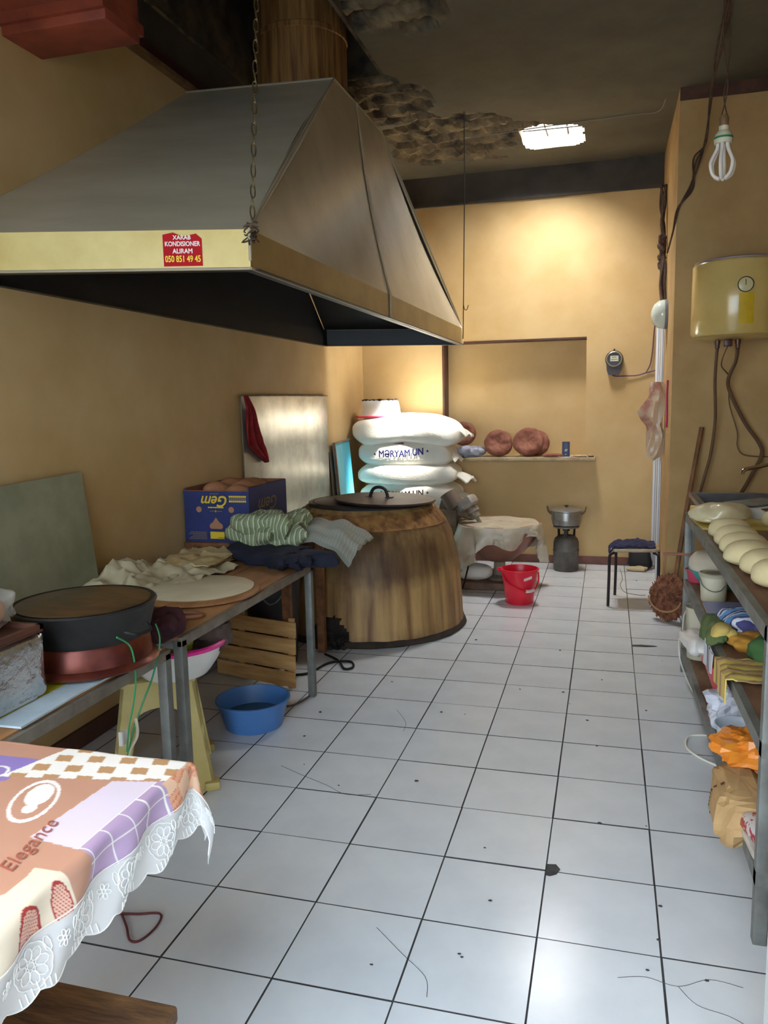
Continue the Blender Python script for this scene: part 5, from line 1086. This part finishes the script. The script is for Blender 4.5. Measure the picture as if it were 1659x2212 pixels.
# ------------------------------------------------------------------ stub wall: trunking, lamp, bag, cables, heater
MTR = mat('white_trunking', (226, 228, 232), rough=.35)
for k, (y, xt, z0, z1) in enumerate(((7.24, .036, .03, 2.25), (6.74, .026, .03, 2.2))):
    t_ = thing('cable_trunking', ('wide white plastic cable trunking in the corner by the stub wall', 'narrow white plastic cable trunking nearer on the stub wall side')[k], 'trunking', (.4, y, z0))
    mk('channel', box(XS-xt, XS-.001, y-.02, y+.02, z0, z1, .002), MTR, t_)
    mk('lid_seam', box(XS-xt*.45-.0015, XS-xt*.45+.0015, y-.0215, y-.0195, z0, z1), mat('blue_seam', (80, 100, 150), rough=.5), t_)
wl = thing('bulkhead_lamp', 'frosted glass dome lamp on the side of the stub wall', 'lamp', (.41, 6.5, 2.12))
mk('lamp_base', xf(lathe([(.001, 0), (.11, 0), (.11, .02), (.001, .02)], 32), frame_m((XS-.001, 6.5, 2.12), (0, 1, 0), (0, 0, 1)) @ Matrix.Rotation(pi, 4, 'X')), mat('lamp_base_grey', (120, 120, 130), rough=.5), wl)
mk('glass_dome', xf(lathe([(.105, .018), (.108, .03), (.10, .065), (.075, .095), (.04, .112), (.001, .118)], 32), frame_m((XS-.001, 6.5, 2.12), (0, 1, 0), (0, 0, 1)) @ Matrix.Rotation(pi, 4, 'X')), mat('frosted_glass', (206, 216, 206), rough=.12, spec=.7), wl)
def hbf(u, v):
    a = 2*pi*u; z = 1.615-.60*v
    w_ = (.045+.03*sin(pi*min(1, v/.55))) if v < .55 else (.045+.028*sin(pi*(v-.55)/.45)); w_ *= 1-.9*max(0, v-.93)/.07
    fl = .035*max(0, 1-abs(v-.38)/.22)
    x = w_*cos(a)*(1+.25*sin(3*a+v*9))-fl*max(0, -cos(a))**2*1.3; y = .035*sin(a)*(1+.3*sin(4*a+v*7))
    return (.352+x+.012*sin(v*11), 6.45+y, z)
mhb = mat('translucent_beige_bag', (206, 180, 152), (176, 122, 106), rough=.3, scale=5, lo=.5, hi=.62)
single('hanging_bag', 'beige plastic bag with reddish contents hanging on the trunking', 'bag', surf(hbf, 22, 34, 0, wrap=True), mhb, (.352, 6.45, 1.6), ang=18)
single('magenta_strip', 'thin magenta plastic strip hanging beside the beige bag', 'strip', tube([(.412, 6.12, 1.62), (.410, 6.12, 1.5), (.413, 6.12, 1.36), (.411, 6.12, 1.28)], .007, 6), mat('magenta_plastic', (190, 40, 100), rough=.4), (.41, 6.12, 1.3))
rc_ = random.Random(21); MCB2 = mat('dusty_brown_cable', (88, 62, 44), (56, 40, 32), rough=.8, scale=20)
cbn = thing('cable_bundle', 'dusty tangle of brown cables running down the stub wall corner', 'cable bundle', (.4, 6.7, 2.2))
for q in range(7):
    mk('cable_strand', tube([(.40+rc_.uniform(-.03, .012), 6.9-.05*i+rc_.uniform(-.05, .05), 3.15-.16*i) for i in range(7)], rc_.uniform(.006, .011), 6, 5), MCB2, cbn)
mk('cable_knot', join(*[mv(blob(.03, .03, .035, amp=.5, freq=25, nu=14, nv=10, seed=q), .385+rc_.uniform(-.01, .01), 6.75-.03*q, 2.72+.06*q-.2) for q in range(4)]), MCB2, cbn)
cd_ = thing('ceiling_cables', 'two twisted brown cables crossing from the ceiling to the stub wall corner', 'cable', (.5, 5.7, 2.7))
for q in range(3):
    w_ = .012*q
    mk('cable_strand', tube([(.545+w_, 4.66, 3.5), (.56+w_+.01*(q % 2), 5.2, 3.44), (.588-w_*.4, 5.58, 3.36), (.57+w_*.3, 5.74, 3.12), (.535-w_, 5.81, 2.98+.03*q), (.49+w_, 5.815, 2.86), (.43-w_*.3, 5.82, 2.74), (.40, 5.86, 2.60), (.39, 6.2, 2.52)], .006, 6, 8), MCB2, cd_)
bl = thing('pendant_bulb', 'white compact fluorescent bulb hanging bare from a twisted cord', 'bulb', (.462, 3.9, 2.43))
bx_, by_ = .462, 3.9
mk('cord', join(tube([(bx_-.012, by_, 2.70), (bx_+.006, by_, 2.78), (bx_+.010, by_, 2.85), (bx_-.012, by_, 3.0), (bx_-.016, by_, 3.25), (bx_-.015, by_, 3.5)], .0028, 6), tube([(bx_+.012, by_, 2.70), (bx_-.004, by_, 2.78), (bx_+.004, by_, 2.85), (bx_+.014, by_, 3.0), (bx_+.016, by_, 3.5)], .0028, 6)), MCB2, bl)
mk('socket', lathe([(.018, 2.655), (.02, 2.66), (.020, 2.69), (.015, 2.705), (.001, 2.706)], 20, bx_, by_), mat('brown_socket', (122, 94, 66), rough=.5), bl)
mk('ballast', lathe([(.001, 2.588), (.036, 2.588), (.038, 2.6), (.038, 2.612), (.032, 2.63), (.02, 2.642), (.02, 2.66), (.001, 2.66)], 28, bx_, by_), mat('ballast_white', (212, 210, 186), rough=.4), bl)
mk('green_band', ring([(.0375, 2.606), (.0392, 2.607), (.0392, 2.614), (.0375, 2.615)], 28, bx_, by_), mat('green_band', (20, 130, 90), rough=.4), bl)
for q in range(6):
    a = 2*pi*q/6+.25
    mk('glass_tube', tube([(bx_+.022*cos(a), by_+.022*sin(a), 2.59), (bx_+.026*cos(a), by_+.026*sin(a), 2.565), (bx_+.048*cos(a), by_+.048*sin(a), 2.52), (bx_+.051*cos(a), by_+.051*sin(a), 2.495), (bx_+.040*cos(a), by_+.040*sin(a), 2.46), (bx_+.014*cos(a), by_+.014*sin(a), 2.443)], .0075, 8, 5), mat('milky_glass', (232, 226, 220), rough=.15), bl)
he = thing('water_heater', 'stubby cream-yellow electric water heater on the stub wall', 'water heater', (.77, 5.55, 1.86))
MHE = mat('cream_yellow_heater', (212, 186, 118), (196, 168, 98), rough=.22, scale=3, coat=.3); hcx, hcy, hr = .775, 5.57, .272
mk('tank', lathe([(.001, 1.855), (.20, 1.858), (hr-.012, 1.875), (hr, 1.895), (hr, 2.305), (hr-.008, 2.32), (hr-.012, 2.322), (.001, 2.325)], 56, hcx, hcy), MHE, he)
mk('top_cap', lathe([(hr-.014, 2.322), (hr-.014, 2.332), (.20, 2.346), (.001, 2.352)], 48, hcx, hcy), mat('cap_lilac', (150, 136, 140), rough=.5), he)
def onheat(ang_, z): return frame_m((hcx+hr*1.001*sin(ang_), hcy-hr*1.001*cos(ang_), z), (cos(ang_), sin(ang_), 0), (0, 0, 1))
mk('dial', xf(lathe([(.001, 0), (.04, 0), (.044, .002), (.044, .008), (.04, .010), (.001, .010)], 32), onheat(.02, 2.16)), mat('dial_cream', (206, 196, 150), rough=.3), he)
mk('dial_ring', xf(ring([(.041, .009), (.046, .009), (.046, .0125), (.041, .0125)], 32), onheat(.02, 2.16)), M_DARK, he)
mk('dial_needle', xf(box(-.002, .002, -.004, .03, .0105, .012), onheat(.02, 2.16)), M_DARK, he)
lab = subdiv([[Vector((-.04, -.09, 0)), Vector((.045, -.09, 0)), Vector((.045, .09, 0)), (Vector((-.04, .09, 0)))], [(0, 1, 2, 3)]], 4)
mk('yellow_sticker', [[Matrix.Translation((0, 0, 0)) @ (onheat(.05+v.x/hr, 2.02+v.y) @ Vector((0, 0, .0012))) for v in lab[0]], lab[1]], mat('bright_yellow_sticker', (214, 180, 10), (196, 160, 8), rough=.5, scale=9), he)
for x in (.662, .782): mk('connector', lathe([(.001, 1.80), (.014, 1.80), (.014, 1.825), (.018, 1.825), (.018, 1.85), (.012, 1.852), (.012, 1.87), (.001, 1.87)], 14, x, 5.52), mat('brass_brown', (96, 70, 56), rough=.4, metal=.4), he)
mk('thermostat', box(.70, .75, 5.50, 5.54, 1.81, 1.857, .006), mat('dark_thermostat', (80, 44, 44), rough=.4), he)
MHS = mat('brown_hose', (112, 84, 56), (90, 64, 42), rough=.55)
single('left_hose', 'thin brown hose running straight down from the heater to the sink', 'hose', tube([(.662, 5.52, 1.80), (.665, 5.6, 1.6), (.69, 5.72, 1.35), (.675, 5.76, 1.12), (.64, 5.76, .96), (.60, 5.76, .78)], .010, 8), MHS, (.66, 5.6, .8))
single('right_hose', 'thicker brown hose curving right from the heater and back to the sink', 'hose', tube([(.782, 5.52, 1.80), (.785, 5.6, 1.72), (.76, 5.72, 1.60), (.79, 5.76, 1.50), (.88, 5.77, 1.32), (.975, 5.77, 1.18), (.99, 5.77, 1.10), (.93, 5.77, .96), (.86, 5.76, .82)], .012, 8), MHS, (.85, 5.7, .8))
single('heater_wire', 'thin wire drooping beside the heater hoses', 'wire', tube([(.72, 5.50, 1.81), (.70, 5.6, 1.70), (.765, 5.72, 1.62), (.78, 5.77, 1.45), (.84, 5.8, 1.26), (.845, 5.8, 1.16), (.90, 5.8, 1.10), (1.1, 5.8, 1.09)], .004, 6), MHS, (.8, 5.75, 1.1))
# sink and tap
sk = thing('steel_sink', 'stainless steel sink basin standing beyond the rack', 'sink', (.9, 5.1, 0)); MST = mat('stainless_steel', (150, 146, 148), (126, 122, 124), rough=.3, metal=.8, scale=6)
ZS = .882
mk('basin', join(box(.52, .555, 4.62, 5.50, ZS-.03, ZS), box(1.34, 1.38, 4.62, 5.50, ZS-.03, ZS), box(.555, 1.34, 5.455, 5.50, ZS-.03, ZS), box(.555, 1.34, 4.62, 4.66, ZS-.03, ZS),
   box(.55, .556, 4.655, 5.46, ZS-.22, ZS-.002), box(1.335, 1.341, 4.655, 5.46, ZS-.22, ZS-.002), box(.55, 1.341, 5.452, 5.458, ZS-.22, ZS-.002), box(.55, 1.341, 4.655, 4.661, ZS-.22, ZS-.002), box(.55, 1.341, 4.655, 5.458, ZS-.225, ZS-.22)), MST, sk, smooth=False)
mk('apron', box(.525, .535, 4.64, 5.48, ZS-.16, ZS-.03), mat('sink_apron', (70, 46, 40), rough=.6), sk)
for x in (.53, 1.34):
    for y in (4.63, 5.46): mk('leg', box(x, x+.03, y, y+.03, 0, ZS-.03), M_STEEL, sk)
fa = thing('tap', 'chrome swan-neck tap over the sink at the right edge', 'tap', (1.12, 5.478, ZS))
mk('spout', tube([(1.12, 5.478, ZS+.01), (1.12, 5.478, 1.02), (1.08, 5.45, 1.066), (1.0, 5.40, 1.076), (.90, 5.33, 1.064), (.83, 5.28, 1.055), (.805, 5.265, 1.04), (.80, 5.26, 1.025)], .013, 10), mat('chrome', (210, 204, 206), rough=.1, metal=1), fa)
mk('tap_body', lathe([(.022, 0), (.022, .03), (.016, .04), (.001, .042)], 20, 1.12, 5.478, ZS), mat('chrome', (210, 204, 206)), fa)

single('ceiling_wire', 'thin wire stapled across the sooty ceiling', 'wire', tube([(-1.05, 6.36, 3.492), (-.5, 6.28, 3.49), (.1, 6.24, 3.49), (.30, 6.22, 3.488), (.34, 5.98, 3.49)], .004, 5), mat('grey_wire', (130, 126, 120)), (-.2, 6.28, 3.49))
for pts in ([(.05, 1.98), (.12, 2.0), (.20, 1.985), (.28, 2.03), (.36, 2.02)], [(.20, 1.985), (.24, 1.93), (.31, 1.91), (.36, 1.88)], [(-1.30, 2.92), (-1.18, 2.86), (-1.05, 2.80), (-.96, 2.75), (-.86, 2.77)], [(-.98, 3.62), (-.90, 3.48), (-.885, 3.38)], [(-.62, 2.02), (-.52, 1.93), (-.44, 1.86), (-.42, 1.79)]):
    mk('crack', tube([(x, y, .0003) for x, y in pts], .0009, 4, 5), MATS['dark_grout'], fl)
# ------------------------------------------------------------------ bits on the floor
single('red_rope', 'dark red cord loop lying on the tiles by the tablecloth', 'cord', tube([(-1.40, 1.885, .005), (-1.33, 1.90, .005), (-1.266, 1.917, .005), (-1.245, 1.865, .005), (-1.255, 1.80, .005), (-1.285, 1.79, .005), (-1.33, 1.84, .005), (-1.375, 1.885, .005)], .0035, 6), mat('dark_red_cord', (96, 40, 44), rough=.8), (-1.3, 1.86, 0))
def chip(name, label, cat, poly, m_, z=.0006, h=.0012):
    cx_ = sum(p[0] for p in poly)/len(poly); cy_ = sum(p[1] for p in poly)/len(poly); single(name, label, cat, plate(poly, z, z+h), m_, (cx_, cy_, 0))
MDK = mat('dark_mortar_patch', (82, 80, 78), (60, 58, 56), rough=.95, scale=20)
cx0 = TX+T; cy0 = TY+2*T
chip('tile_chip', 'dark chipped corner where a floor tile is broken', 'chip', [(cx0+.002, cy0+.035), (cx0+.03, cy0+.04), (cx0+.045, cy0+.015), (cx0+.035, cy0-.015), (cx0+.015, cy0-.03), (cx0+.002, cy0-.028)], MDK)
chip('mortar_smear', 'grey mortar smear along a tile joint in front of the rack', 'smear', [(.165, 4.93), (.22, 4.945), (.30, 4.94), (.315, 4.925), (.25, 4.905), (.17, 4.90)], MDK)
cr2 = G(); rf = random.Random(9)
for k in range(46):
    x, y = rf.uniform(-1.5, .35), rf.uniform(1.75, 6.8)
    if math.hypot(x-TCX, y-TCY) < .78: continue
    s = rf.uniform(.002, .006); add(cr2, mv(blob(s*1.5, s, s*.5, amp=.4, freq=90, nu=7, nv=5, seed=k), x, y, s*.3+.0006))
o = single('floor_crumbs', 'dark crumbs scattered over the white floor tiles', 'crumbs', cr2, mat('dark_crumb', (60, 54, 54), rough=.9), (-.4, 4, 0)); o['kind'] = 'stuff'
